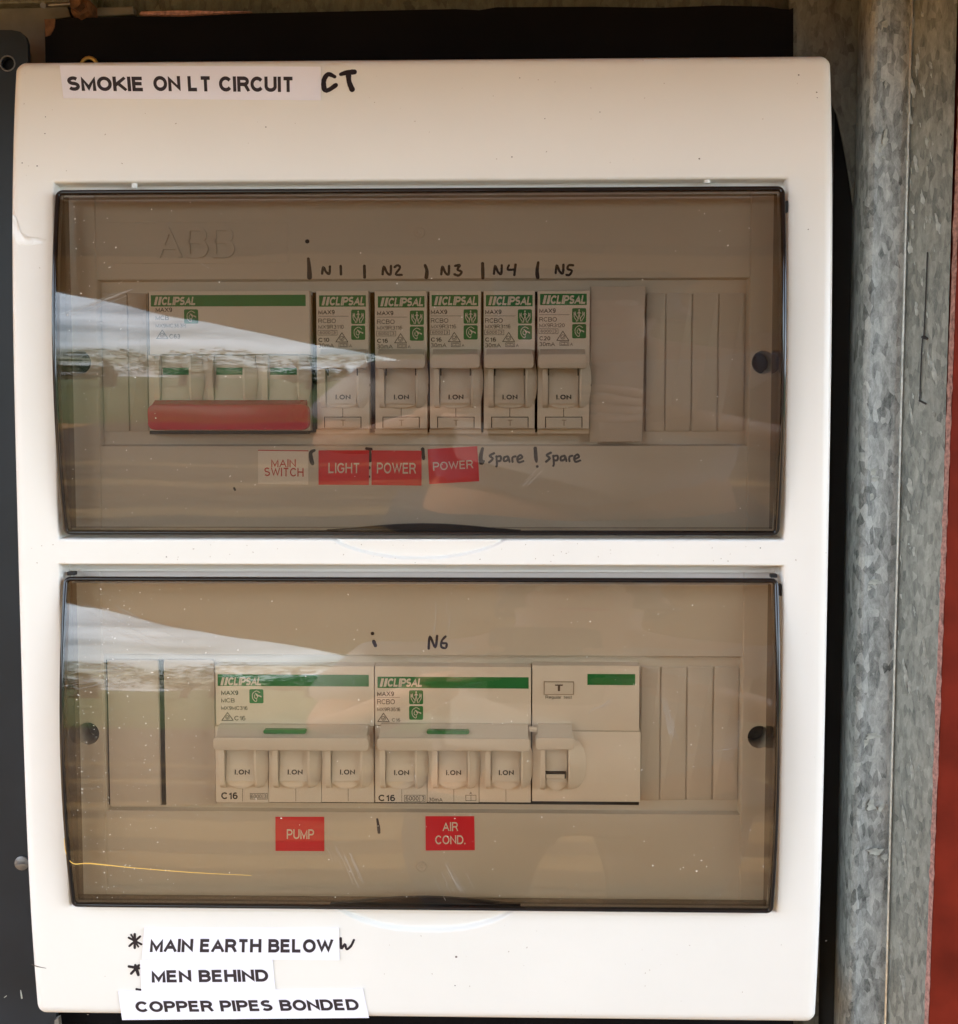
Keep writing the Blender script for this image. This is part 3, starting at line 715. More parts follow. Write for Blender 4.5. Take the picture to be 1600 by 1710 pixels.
def logo(parent, x0, y0, x1, y1, tx0, tx1, ty0, ty1):
    bm = BM(); flat(bm, x0, y0, x1, y1, YB - 0.00006); g = obj('brand_bar', bm, 'green', parent, smooth='keep')
    yy = YB - 0.00012; w = tx1 - tx0; h = ty1 - ty0
    bm = BM()
    # two slanted bars then the word
    for k in (0, 1):
        a = tx0 + w * (0.0 + 0.092 * k); sl = h * 0.22; bw = w * 0.062
        bm.faces.new([bm.verts.new(U(px, py, yy)) for px, py in ((a, ty1), (a + bw, ty1), (a + bw + sl, ty0), (a + sl, ty0))])
    xa, xb, za, zb = rect(tx0 + w * 0.19, ty0, tx1, ty1, yy)
    text_bm(bm, 'CLIPSAL', lambda u, v: Vector((xa + (xb - xa) * u, yy, za + (zb - za) * v)), 0.042, 0.22, 0.3)
    obj('lettering', bm, 'white', g, smooth='keep')
def icon(parent, x0, y0, x1, y1, kind):
    bm = BM(); flat(bm, x0, y0, x1, y1, YB - 0.00006, 0.0005); g = obj('symbol', bm, 'green', parent, smooth='keep')
    w, h = x1 - x0, y1 - y0; to3 = lambda u, v, e=0.0: U(x0 + u * w, y0 + v * h, YB - 0.00012 - e); bm = BM()
    def st(p, ww=0.055): ribbon(bm, p, ww, to3)
    if kind == 'hand':      # hands holding a figure
        for s in (1, -1):
            q = lambda a, b: (0.5 + s * (a - 0.5), b)
            st([q(.14, .28), q(.15, .6), q(.30, .84), q(.30, .92)]); st([q(.24, .26), q(.26, .5), q(.40, .68), q(.40, .9)])
            st([q(.14, .28), q(.19, .42), q(.26, .52)], .045)
        st([(.5, .12), (.5, .16)], .1); st([(.5, .26), (.5, .55)], .09); st([(.38, .36), (.5, .28), (.62, .36)], .05)
        st([(.46, .55), (.44, .75)], .045); st([(.54, .55), (.56, .75)], .045)
    else:                   # socket with a plug
        st([(.74, .24), (.5, .12), (.24, .3), (.22, .6), (.36, .82), (.50, .86), (.52, .72)], .05)
        st([(.42, .3), (.62, .42), (.84, .56)], .05); st([(.38, .4), (.36, .58), (.5, .66), (.6, .52)], .05); st([(.5, .36), (.6, .5)], .1); st([(.7, .45), (.84, .5)], .05)
    obj('pictogram', bm, 'white', g, smooth='keep')
def triangle(bm, x0, y0, x1, y1, y):
    xm = (x0 + x1) / 2
    line(bm, [(xm, y0), (x1, y1), (x0, y1), (xm, y0)], 1.1, y)
    cy = y0 + (y1 - y0) * .62; r = (y1 - y0) * .24
    pts = [(xm + r * math.cos(a * .628), cy + r * math.sin(a * .628)) for a in range(11)]
    line(bm, pts, 0.8, y); line(bm, [(xm - r * .5, cy), (xm, cy + r * .5), (xm + r * .7, cy - r * .6)], 0.9, y)
def frames(bm, x0, y0, x1, y1, split, y):
    line(bm, [(x0, y0), (x1, y0), (x1, y1), (x0, y1), (x0, y0)], 0.7, y)
    if split: line(bm, [(x0 + (x1 - x0) * split, y0), (x0 + (x1 - x0) * split, y1)], 0.7, y)

def rocker_unit(t, x0, x1, y0, y1, dside, on=True, wl=9, wr=7, dh=None, strip=False, dlow=18):
    """one lever well. x0..x1 the rocker, y0 top, y1 its lower lip (px). dside: px the D-shaped flank runs to the right"""
    s = (YB - CAM.y) / FPX
    xa, xb, za, zb = rect(x0, y0, x1, y1, YB); zb += 0.004
    H = 0.0048                                   # how far the hub stands out
    ym = (za + zb) / 2
    lip = dlow * s
    # hub: a half-round block whose two cheeks flank the rocker
    zc = (za - lip * 0.8 + zb + 0.0005) / 2; rz = (zb + 0.0005 - (za - lip * 0.8)) / 2
    def arc(scale=1.0, n=14): return [(YB + 0.0006 - H * scale * math.sin(math.pi * k / n) ** 0.6, zc - rz * math.cos(math.pi * k / n)) for k in range(n + 1)]
    bm = BM()
    xprism(bm, arc(), xa - wl * s, xa - 0.00008)
    obj('cheek', bm, 'breaker', t, smooth=True, angle=35)
    bm = BM(); xprism(bm, arc(), xb + 0.00008, xb + 0.00035 + wr * s * 0.3)
    # sloping D-shaped flank
    n = 14; A = arc(); xr = xb + 0.00035 + wr * s * 0.3; base = []; top = []
    for k, (yy, zz) in enumerate(A):
        f = math.sin(math.pi * k / n); base.append(bm.verts.new((xr + (dside * s) * f ** 0.75, YB + 0.0004 - 0.00045 * 1, zz))); top.append(bm.verts.new((xr, yy, zz)))
    for k in range(n): bm.faces.new((top[k], top[k + 1], base[k + 1], base[k]))
    obj('cheek', bm, 'breaker', t, smooth=True, angle=35)
    # pale curved sill under the rocker
    bm = BM(); pts = []
    m = 10
    for k in range(m + 1):
        u = k / m; pts.append((xa + (xb - xa) * u, za - lip * (0.25 + 0.55 * math.sin(math.pi * u))))
    pts = [(xb, za + 0.0001), (xa, za + 0.0001)] + pts
    pts = [(xb, za + 0.0003)] + [(xa, za + 0.0003)] + [(xa + (xb - xa) * k / m, za - lip * (0.3 + 0.55 * math.sin(math.pi * k / m))) for k in range(m + 1)]
    prism(bm, pts, YB - 0.0014, YB + 0.001, 0.0002); obj('sill', bm, 'breaker', t, smooth=True, angle=30)
    # rocker: dished face
    bm = BM(); F = []
    for k in range(9):
        v = k / 8; zz = zb - (zb - za) * v
        F.append((YB - 0.0006 - 0.0020 * (v ** 1.5), zz))
    prof = F + [(YB - 0.0006, za + 0.0001), (YB + 0.001, za + 0.0001), (YB + 0.001, zb)]
    xprism(bm, prof, xa + 0.00022, xb - 0.00022)
    rk = obj('rocker', bm, 'lever', t, smooth=True, angle=30)
    if on:
        cx = (x0 + x1) / 2 + 1; cyy = y1 - 11
        yy = YB - 0.0006 - 0.0018; 
        xa2, xb2, za2, zb2 = rect(cx - 12.5, cyy - 4, cx + 12.5, cyy + 4, yy - 0.0002); bm = BM()
        def f3(u, v):
            z = za2 + (zb2 - za2) * v; vv = (zb - z) / (zb - za)
            return Vector((xa2 + (xb2 - xa2) * u, YB - 0.0006 - 0.0020 * max(0, vv) ** 1.5 - 0.0001, z))
        text_bm(bm, 'I.ON', f3, 0.034, 0, 1.2); obj('lettering', bm, 'ink', rk, smooth='keep')
    if strip:
        xa2, xb2, za2, zb2 = rect(x0 + 1.5, y0, x1 - 1.5, y0 + 12, YB - 0.0007); bm = BM()
        g = lambda z: YB - 0.0006 - 0.0020 * max(0, (zb - z) / (zb - za)) ** 1.5 - 0.0001
        z_ = [za2 + (zb2 - za2) * q / 4 for q in range(5)]
        for q in range(4): bm.faces.new([bm.verts.new(v) for v in ((xa2, g(z_[q]), z_[q]), (xb2, g(z_[q]), z_[q]), (xb2, g(z_[q + 1]), z_[q + 1]), (xa2, g(z_[q + 1]), z_[q + 1]))])
        obj('off_stripe', bm, 'green', rk, smooth='keep')
    return rk
def handle(t, x0, x1, ytop, yfront, ybot, m='lever', depth=0.0085, name='handle', rad=0.0013):
    """rounded bar: slanting top face from ytop to yfront, blunt front from yfront to ybot"""
    yF = YB - depth
    xa, xb, za, zb = rect(x0, yfront, x1, ybot, yF); zt = U((x0 + x1) / 2, ytop, YB - 0.003).z
    bm = BM(); outline = rr(xa, xb, za, zb, rad, 7); prism(bm, outline, yF, YB - 0.0030, 0.0004)
    # slanting web back to the body
    xw0, xw1 = xa + rad * 0.6, xb - rad * 0.6; zh_ = (za + zb) / 2
    xprism(bm, [(yF + 0.0006, zb - 0.0003), (YB - 0.0028, zt), (YB + 0.0002, zt - 0.0001), (YB + 0.0002, zh_), (yF + 0.003, zh_)], xw0, xw1)
    return obj(name, bm, m, t, smooth=True, angle=35)
def body_box(t, x0, y0, x1, y1, yf=YB, name='body', m='breaker', bev=0.0003):
    xa, xb, za, zb = rect(x0, y0, x1, y1, yf); bm = BM(); prism(bm, [(xa, za), (xb, za), (xb, zb), (xa, zb)], yf, LY + 0.012, bev)
    return obj(name, bm, m, t, smooth=True, angle=25)

def rcbo_single(x0, x1, model, amps, lx, ly, label):
    """narrow breaker; lx,ly: offset of its printed label"""
    t = thing('circuit_breaker', U((x0 + x1) / 2, 716, LY), label, 'circuit breaker', 'narrow single-lever breakers in the upper row')
    X = lambda v: x0 + v
    top = body_box(t, x0 + 0.9, 485.5, x1 - 0.9, 716)
    xa, xb, za, zb = rect(x0 + 0.4, 716.5, x1 - 0.4, 724, YB + 0.004); bm = BM(); box(bm, xa, xb, YB + 0.004, LY + 0.004, za, zb); obj('foot', bm, 'breaker', t)
    logo(top, X(5) + lx, 493 + ly, X(83) + lx, 512 + ly, X(9) + lx, X(80.5) + lx, 495.5 + ly, 510 + ly)
    ox, oy = lx, ly
    txt(top, 'MAX9', X(3.8) + ox, 517.5 + oy, X(31) + ox, 525 + oy, bold=0.024)
    bm = BM(); y = YB - 0.00007
    line(bm, [(X(3.8) + ox, 528 + oy), (X(54) + ox, 528 + oy)], 0.7, y)
    frames(bm, X(3) + ox, 551.5 + oy, X(35) + ox, 559.5 + oy, 0.74, y)
    triangle(bm, X(33) + ox, 555.5 + oy, X(53) + ox, 571 + oy, y)
    frames(bm, X(38) + ox, 573 + oy, X(53) + ox, 579.5 + oy, 0, y); frames(bm, X(40) + ox, 574.5 + oy, X(51) + ox, 578 + oy, 0.5, y)
    obj('approval_marks', bm, 'ink', top, smooth='keep')
    txt(top, 'RCBO', X(3.8) + ox, 532 + oy, X(33) + ox, 539.5 + oy)
    txt(top, model, X(3.8) + ox, 542.5 + oy, X(46) + ox, 549 + oy)
    txt(top, '6000', X(6) + ox, 553 + oy, X(24) + ox, 558 + oy); txt(top, '3', X(28.5) + ox, 553 + oy, X(32.5) + ox, 558 + oy)
    txt(top, amps, X(3.8) + ox, 564 + oy, X(22) + ox, 571 + oy, bold=0.024)
    txt(top, '30mA', X(3.8) + ox, 573.5 + oy, X(30) + ox, 580.5 + oy, bold=0.008); txt(top, 'A', X(55) + ox, 574.5 + oy, X(60) + ox, 580 + oy)
    icon(top, X(58.5) + ox, 517 + oy, X(82) + ox, 541 + oy, 'hand'); icon(top, X(58.5) + ox, 543.5 + oy, X(82) + ox, 567.5 + oy, 'plug')
    rocker_unit(t, X(18), X(69.5), 615, 674, 17, dlow=9)
    for u in (18.6, 67.8):
        xa, xb, za, zb = rect(X(u), 615, X(u) + 1.6, 627, YB - 0.0045); bm = BM(); box(bm, xa, xb, YB - 0.0048, YB - 0.003, za, zb); obj('lever_slot', bm, 'gap', t)
    handle(t, X(1), X(84.5), 583, 591, 615, depth=0.0078)
    bm = BM(); y = YB - 0.00006
    line(bm, [(X(44.5), 682), (X(44.5), 696)], 0.9, y); line(bm, [(X(14), 714), (X(14), 696.5), (X(75), 696.5), (X(75), 714)], 1.3, y)
    obj('seam', bm, 'gap', top, smooth='keep')
    xa, xb, za, zb = rect(X(16), 698.5, X(73.5), 714, YB - 0.0004); bm = BM(); box(bm, xa, xb, YB - 0.0004, YB + 0.0005, za, zb, 0.0001)
    tb = obj('test_button', bm, 'lever', t)
    txt(tb, 'T', X(41), 701, X(49), 711, 'grime', YB - 0.0004)
    bm = BM(); c = U(x1 - 0.5, 643, YB - 0.0002); disc(bm, c, 0.0006, 12); obj('rivet_hole', bm, 'mark', top, smooth='keep')
    return t
specs = [(528, 616.5, 'MX9R3110', 'C10', 0, 0, 'leftmost narrow breaker, marked C10 and MX9R3110, above the LIGHT sticker'),
         (625.5, 714, 'MX9R3116', 'C16', 0.5, 1.5, 'narrow C16 breaker below handwritten N2, above the straight POWER sticker'),
         (716.8, 804, 'MX9R3116', 'C16', -1, -0.5, 'narrow C16 breaker below handwritten N3, above the crooked POWER sticker'),
         (807, 894, 'MX9R3116', 'C16', -0.5, -0.5, 'narrow C16 breaker below handwritten N4, above the first word spare'),
         (897, 985.5, 'MX9R3120', 'C20', 0, -2.5, 'rightmost narrow breaker, marked C20, beside the plain grey blank plate')]
for a in specs: rcbo_single(*a)

def three_pole(x0, x1, ytop, ybot, label, kind):
    t = thing('circuit_breaker', U((x0 + x1) / 2, ybot, LY), label, 'circuit breaker', 'wide three-pole breakers')
    ystep = 592 if kind == 'main' else 1212
    top = body_box(t, x0, ytop, x1, ystep)
    n = 3; wpole = (x1 - x0) / n
    for k in range(n): body_box(t, x0 + k * wpole + (0.5 if k else 0), ystep + 1.1, x0 + (k + 1) * wpole - 0.5, ybot, YB + 0.0002, 'pole_block', bev=0.00015)
    return t, top, wpole
# main switch
t, top, wp = three_pole(249, 517, 485.5, 719, 'wide breaker with long red lever bar pushed down, marked C63', 'main')
logo(top, 252, 492.5, 510.5, 511.5, 257, 326, 495.5, 509.5)
txt(top, 'MAX9', 260, 513.5, 287.5, 521, bold=0.024); txt(top, 'MCB', 260, 527, 282, 534.5); txt(top, 'MX9MC363R', 260, 540.5, 310.5, 547)
txt(top, 'C63', 283, 558, 301, 565.5); bm = BM(); triangle(bm, 261.5, 551, 280.5, 565.5, YB - 0.00007); obj('approval_marks', bm, 'ink', top, smooth='keep')
icon(top, 307.5, 516.5, 331, 540.5, 'plug')
for xx in (271, 360, 450): rocker_unit(t, xx, xx + 49, 614, 674, 18, on=False, strip=True, dlow=4)
handle(t, 246, 515, 668, 675, 718, 'redbar', depth=0.0075, name='lever_bar', rad=0.0024)
xa, xb, za, zb = rect(250, 719.5, 514, 725, YB + 0.003); bm = BM(); box(bm, xa, xb, YB + 0.003, LY + 0.002, za, zb); obj('foot', bm, 'gap', t)
# pump breaker
t, top, wp = three_pole(360, 624.6, 1112, 1340, 'wide breaker marked MCB C16 above the PUMP sticker', 'pump')
logo(top, 363.5, 1126.5, 616, 1146, 368, 436, 1131, 1144.5)
txt(top, 'MAX9', 369.5, 1153, 398, 1160.5, bold=0.024); txt(top, 'MCB', 369.5, 1166, 392, 1173); txt(top, 'MX9MC316', 369.5, 1179, 413.5, 1185.5)
txt(top, 'C16', 391.5, 1195.5, 410, 1203); bm = BM(); triangle(bm, 370.5, 1190, 389.5, 1203, YB - 0.00007); obj('approval_marks', bm, 'ink', top, smooth='keep')
icon(top, 416.5, 1151, 440, 1174.5, 'plug')
for xx in (378.5, 467, 554.5): rocker_unit(t, xx, xx + 49, 1255, 1301, 18)
h = handle(t, 356, 615.5, 1211, 1232, 1254)
bm = BM(); flat(bm, 441, 1217.5, 511.5, 1224, YB - 0.0061, 0.0005)
def green_line(h, xa, xb, y0, y1):
    a, b_, za, zb = rect(xa, y0, xb, y1, YB - 0.0058)
    bm = BM(); prism(bm, rr(a, b_, za, zb, 0.0006, 5), YB - 0.0071, YB - 0.0045); 
    # lay it on the slanted face
    zmid = (za + zb) / 2
    return obj('green_stripe', bm, 'green', h)
bm.free(); green_line(h, 441, 511.5, 1217.5, 1224)
txt(t, 'C16', 369.5, 1323, 397, 1334.5, y=YB + 0.0002, bold=0.03); txt(t, '6000', 419, 1326.5, 437, 1333, y=YB + 0.0002); txt(t, '3', 441, 1326.5, 445, 1333, y=YB + 0.0002)
bm = BM(); frames(bm, 418, 1325, 446.5, 1334.5, 0.74, YB + 0.0001); line(bm, [(405, 1315), (405, 1338)], 0.6, YB + 0.0001); line(bm, [(494, 1315), (494, 1338)], 0.6, YB + 0.0001); line(bm, [(581.5, 1315), (581.5, 1338)], 0.6, YB + 0.0001)
obj('approval_marks', bm, 'ink', t, smooth='keep')
# air conditioner breaker
t, top, wp = three_pole(626.3, 887, 1113, 1340, 'wide breaker marked RCBO C16 30mA above the AIR COND. sticker', 'air')
logo(top, 630.5, 1130.5, 883, 1149.5, 634, 704.5, 1133, 1147)
txt(top, 'MAX9', 630, 1154.5, 658, 1162.5, bold=0.024); txt(top, 'RCBO', 630, 1167.5, 659.5, 1176); txt(top, 'MX9R3516', 630, 1181.5, 668.5, 1187.5)
txt(top, 'C16', 654.5, 1199.5, 668.5, 1205); bm = BM(); triangle(bm, 631, 1191, 650, 1205, YB - 0.00007); line(bm, [(630, 1164.5), (668, 1164.5)], 0.6, YB - 0.00007); obj('approval_marks', bm, 'ink', top, smooth='keep')
icon(top, 683.3, 1152.7, 706.7, 1176, 'hand'); icon(top, 683.3, 1179, 706.7, 1202, 'plug')
for xx in (645, 732, 820): rocker_unit(t, xx, xx + 49, 1256, 1302, 18)
h = handle(t, 629.5, 886, 1210, 1233, 1254.5); green_line(h, 713, 783.5, 1218.5, 1224.5)
txt(t, 'C16', 632, 1327, 660, 1338, y=YB + 0.0002, bold=0.03); txt(t, '6000', 677.5, 1329, 699, 1337, y=YB + 0.0002); txt(t, '3', 704.5, 1329, 708.5, 1337, y=YB + 0.0002); txt(t, '30mA', 716, 1332, 739.5, 1338.5, y=YB + 0.0002, bold=0.01); txt(t, 'A', 784, 1322, 788.5, 1326.5, y=YB + 0.0002)
bm = BM(); frames(bm, 675.5, 1328, 710, 1338.5, 0.74, YB + 0.0001); frames(bm, 778, 1328, 795, 1337, 0.5, YB + 0.0001)
for q in (671, 758, 845): line(bm, [(q, 1316), (q, 1339)], 0.6, YB + 0.0001)
obj('approval_marks', bm, 'ink', t, smooth='keep')
pen([([(789, 1214), (796, 1212)], [3, 6])], top, YB - 0.0005)
# residual current add-on block
t = thing('residual_current_module', U(978, 1339, LY), 'plain wide module with test button and green rectangle, right of the air conditioner breaker', 'switch module')
a = body_box(t, 889, 1111.5, 1068, 1220.5); b2 = body_box(t, 889, 1221.5, 1069.5, 1339, YB + 0.0001)
bm = BM(); flat(bm, 981, 1125.5, 1061, 1144, YB - 0.00006); obj('brand_bar', bm, 'green', a, smooth='keep')
xa, xb, za, zb = rect(908, 1137.5, 958.5, 1160, YB); bm = BM(); box(bm, xa, xb, YB - 0.0003, YB + 0.0003, za, zb); fr = obj('button_frame', bm, 'grime', t)
xa, xb, za, zb = rect(909.5, 1139, 957, 1158.5, YB); bm = BM(); box(bm, xa, xb, YB - 0.0010, YB, za, zb, 0.0002); tb = obj('test_button', bm, 'lever', t, smooth=True)
txt(tb, 'T', 927, 1143, 940, 1154, 'mark', YB - 0.0010, bold=0.03, name='lettering'); txt(t, 'Regular test', 911, 1161.5, 955, 1168)
rocker_unit(t, 911, 948, 1255, 1302, 28, on=False, dlow=20)
xa, xb, za, zb = rect(911, 1289, 945, 1300, YB - 0.0030); bm = BM(); box(bm, xa, xb, YB - 0.0031, YB - 0.0015, za, zb); sl_ = obj('indicator_slot', bm, 'gap', t)
xa, xb, za, zb = rect(912, 1293, 943, 1300, YB - 0.0032); bm = BM(); box(bm, xa, xb, YB - 0.0034, YB - 0.0025, za, zb, 0.0001); obj('indicator_flag', bm, 'lever', t)
handle(t, 894.5, 960, 1210.5, 1232, 1252.5)
for sx0, sx1 in ((652, 686), (919, 950)):
    xa, xb, za, zb = rect(sx0, 1208.5, sx1, 1211, YB - 0.0002); bm = BM(); box(bm, xa, xb, YB - 0.0003, YB + 0.0003, za, zb); obj('slot', bm, 'gap', top if sx0 < 800 else t)
# coupling between the two handles
xa, xb, za, zb = rect(884, 1214, 897, 1222, YB - 0.004); bm = BM(); box(bm, xa, xb, YB - 0.0045, YB - 0.0028, za, zb, 0.0003); obj('coupling_link', bm, 'lever', t)
# grey blank plate leaning over the upper row
xa, xb, za, zb = rect(985, 478, 1077, 738, 0.0090)
bm = BM(); prism(bm, [(xa + 0.0001, za), (xb - 0.0009, za + 0.0001), (xb - 0.0004, (za + zb) / 2), (xb, zb), (xa + 0.0002, zb)], 0.0090, 0.0104, 0.0002)
o = obj('blank_plate', bm, 'cardgrey', None, smooth=True, angle=25)
tag(o, 'plain grey rectangular blank plate filling the gap right of the C20 breaker', 'blank plate')

# ------------------------------------------------------------------ smoked doors
def build_door(cor, bulge, label, zsc, pm='pane'):
    """cor: survey corners tl,tr,br,bl at the door edge plane"""
    ye = -0.0006
    x0 = (U(*cor[0], ye).x + U(*cor[3], ye).x) / 2; x1 = (U(*cor[1], ye).x + U(*cor[2], ye).x) / 2
    z1 = (U(*cor[0], ye).z + U(*cor[1], ye).z) / 2; z0 = (U(*cor[3], ye).z + U(*cor[2], ye).z) / 2
    x0 += 0.0005; x1 -= 0.0005; z1 -= 0.0008; z0 += 0.0003
    zm, zh = (z0 + z1) / 2, (z1 - z0) / 2; th = 0.0015; yb = 0.0062
    def yo(z): t_ = max(-1, min(1, (z - zm) / zh)); return ye - bulge * (1 - t_ * t_)
    nz = 60; nx = 24
    bm = BM()
    def cup(xa, xb, za, zb, dy):
        zs = [za + (zb - za) * k / nz for k in range(nz + 1)]; xs_ = [xa + (xb - xa) * k / nx for k in range(nx + 1)]
        g = [[bm.verts.new((x, yo(z) + dy, z)) for z in zs] for x in xs_]
        for i in range(nx):
            for j in range(nz): bm.faces.new((g[i][j], g[i + 1][j], g[i + 1][j + 1], g[i][j + 1]))
        per = [g[i][0] for i in range(nx)] + [g[nx][j] for j in range(nz)] + [g[i][nz] for i in range(nx, 0, -1)] + [g[0][j] for j in range(nz, 0, -1)]
        back = [bm.verts.new((v.co.x, yb, v.co.z)) for v in per]; n = len(per)
        for k in range(n): bm.faces.new((per[k], back[k], back[(k + 1) % n], per[(k + 1) % n]))
        return back
    a = cup(x0, x1, z0, z1, 0); b_ = cup(x0 + th, x1 - th, z0 + th, z1 - th, th)
    n = len(a)
    for k in range(n): bm.faces.new((a[k], b_[k], b_[(k + 1) % n], a[(k + 1) % n]))
    d = obj('door', bm, pm, board, smooth=True, angle=30, label=label)
    d.data.materials.append(M['wall'])
    for p in d.data.polygons:
        if abs(p.normal.x) > 0.7 or abs(p.normal.z) > 0.7: p.material_index = 1
    # dark moulded rim round the front edge
    path = []; rc = 0.0016
    for cx, cz, a0 in ((x1 - rc, z1 - rc, 0), (x0 + rc, z1 - rc, 90), (x0 + rc, z0 + rc, 180), (x1 - rc, z0 + rc, 270)):
        for i in range(5):
            an = R(a0 + 90 * i / 4); path.append((cx + rc * math.cos(an), cz + rc * math.sin(an)))
        nxt = {0: 'top', 90: 'left', 180: 'bot', 270: 'right'}[a0]
        if nxt in ('left', 'right'):
            pass
    full = []
    for i, p in enumerate(path):
        q = path[(i + 1) % len(path)]; L = math.hypot(q[0] - p[0], q[1] - p[1]); k = max(1, int(L / 0.004))
        for j in range(k):
            X = p[0] + (q[0] - p[0]) * j / k; Z = p[1] + (q[1] - p[1]) * j / k; full.append(Vector((X, yo(Z) + 0.0006, Z)))
    bm = BM(); tube(bm, full, 0.00085, 10, closed=True); obj('rim', bm, 'rim', d, smooth=True, angle=80)
    # finger grip: the thickened lower edge that arches up in the middle
    gx0, gx1 = U(545, 900).x, U(870, 900).x; bm = BM(); top = []; bot = []
    k = 40
    for i in range(k + 1):
        u = i / k; X = gx0 + (gx1 - gx0) * u; hgt = 0.0009 + zsc * math.sin(math.pi * u) ** 1.3
        top.append((X, z0 + hgt)); bot.append((X, z0 + 0.0002))
    prism(bm, bot + top[::-1], ye + 0.0016, ye + 0.0034, 0.0002); obj('finger_grip', bm, 'rim', d, smooth=True, angle=30)
    return d, (x0, x1, z0, z1, yo)
door_u, DU = build_door([(97, 318.5), (1308.7, 308.5), (1301.6, 892), (103.7, 891)], 0.0072, 'upper smoked door, its lower edge above the thin finger scoop', 0.0022)
door_l, DL = build_door([(109, 964), (1299.7, 965), (1290, 1522), (118, 1514.5)], 0.0078, 'lower smoked door, dusty and scratched', 0.0024, 'pane_low')
# dust and scratches on the doors
def dust_on(d, D, spots, seed):
    rnd = random.Random(seed); bm = BM(); x0, x1, z0, z1, yo = D
    for _ in range(spots):
        if rnd.random() < 0.45: x = x0 + 0.004 + abs(rnd.gauss(0, 0.02)); 
        else: x = rnd.uniform(x0 + 0.003, x1 - 0.003)
        z = rnd.uniform(z0 + 0.003, z1 - 0.003)
        if x > x1 - 0.002: continue
        s = rnd.choice((0.00010, 0.00013, 0.00016, 0.00020, 0.0003)) * rnd.uniform(0.6, 1.0); el = rnd.uniform(0.5, 1.4); an = rnd.uniform(0, 3.14)
        y = yo(z) - 0.00005
        pts = []
        for q in range(5):
            a_ = 6.283 * q / 5; u, v = s * el * math.cos(a_), s / el * math.sin(a_)
            pts.append(bm.verts.new((x + u * math.cos(an) - v * math.sin(an), y, z + u * math.sin(an) + v * math.cos(an))))
        bm.faces.new(pts)
    o = obj('dust', bm, 'dust', d, smooth='keep'); o['kind'] = 'stuff'
    return o
dust_on(door_u, DU, 170, 3); dust_on(door_l, DL, 480, 5)
def scratch(d, D, pts, w=0.7, m='scratch'):
    bm = BM(); yo = D[4]
    def to3(px, py, e=0.0):
        y = -0.006
        for _ in range(4): p = U(px, py, y); y = yo(p.z) - 0.00006
        return U(px, py, y - e)
    for P, ww in pts: ribbon(bm, P, ww, to3)
    o = obj('scratches', bm, m, d, smooth='keep'); o['kind'] = 'stuff'; return o
rnd = random.Random(11)
def bundle(p0, p1, n, sp, j):
    out = []
    for _ in range(n):
        ox, oy = rnd.gauss(0, sp), rnd.gauss(0, sp * .6); s, e_ = sorted((rnd.random(), rnd.random()))
        a = (p0[0] + (p1[0] - p0[0]) * s + ox, p0[1] + (p1[1] - p0[1]) * s + oy); b_ = (p0[0] + (p1[0] - p0[0]) * e_ + ox, p0[1] + (p1[1] - p0[1]) * e_ + oy)
        out.append(([a, ((a[0] + b_[0]) / 2 + rnd.gauss(0, j), (a[1] + b_[1]) / 2 + rnd.gauss(0, j)), b_], rnd.uniform(0.25, 0.5)))
    return out
scratch(door_u, DU, bundle((100, 530), (230, 480), 16, 8, 0.6) + bundle((870, 820), (905, 785), 6, 6, 1) + bundle((335, 440), (350, 450), 3, 3, 1))
scratch(door_l, DL, bundle((740, 1000), (735, 1090), 8, 10, .6) + bundle((1105, 1160), (1125, 1240), 14, 3, .5) + bundle((1150, 1262), (1240, 1250), 5, 4, .6) + bundle((110, 1150), (230, 1120), 22, 14, .6) + bundle((150, 1010), (300, 1090), 20, 16, .8) + bundle((740, 1440), (770, 1500), 16, 12, 1) + bundle((560, 1400), (600, 1490), 12, 10, .8) + bundle((985, 1190), (1030, 1160), 8, 5, 1))
# yellow thread caught along the lower left of the lower door
scratch(door_l, DL, [([(107, 1400), (110, 1424), (122, 1442), (150, 1442), (220, 1449), (320, 1457), (420, 1462)], [1.0, 1.2, 1.5, 1.9, 1.3, 1.1, 0.6])], m='thread').name = 'yellow_streak'
rd = random.Random(31); bm = BM()
for _ in range(170):
    px, py = rd.uniform(25, 1385), rd.choice((rd.uniform(100, 295), rd.uniform(1530, 1695), rd.uniform(905, 940), rd.uniform(100, 1690)))
    if 92 < px < 1312 and (290 < py < 902 or 941 < py < 1528): continue
    if py > 1545 and 190 < px < 620: continue
    if 95 < px < 600 and py < 172: continue
    s_ = rd.uniform(0.25, 0.75); an = rd.uniform(0, 3.14); el = rd.uniform(1, 2.6)
    bm.faces.new([bm.verts.new(S(px + s_ * (el * math.cos(q) * math.cos(an) - math.sin(q) * math.sin(an)), py + s_ * (el * math.cos(q) * math.sin(an) + math.sin(q) * math.cos(an)), 0.00005)) for q in range(6)])
o = obj('fine_grime', bm, 'grime', cover, smooth='keep'); o['kind'] = 'stuff'
# specks and a patch of dried residue on the cover
bm = BM()
for px, py, s in ((1168, 265, 1.6), (1334, 125, 1.5), (1364, 154, 1.4), (1365, 163, 1.0), (855, 262, 1.3), (910, 198, 1.0), (1002, 187, 1.0), (444, 212, 1.2), (75, 223, 1.2), (37, 272, 1.2), (62, 277, 1.4), (1350, 383, 1.2), (76, 195, 1), (762, 1598, 2.2), (1270, 915, 1.2), (760, 1646, 1.2), (278, 930, 1.2), (868, 130, 1)):
    bm.faces.new([bm.verts.new(S(px + s * math.cos(q), py + s * math.sin(q) * 0.8, 0.00006)) for q in range(6)])
obj('specks', bm, 'mark', cover, smooth='keep')
pen([([(53, 1610.5), (62, 1614), (77, 1617)], [0.8, 1.2, 0.6])], cover, m='mark', name='scratch')
M['residue'] = mat('dried glue residue', (0.80, 0.78, 0.72), 0.12, var=0.05, vscale=200, bump=0.00025, bscale=220)
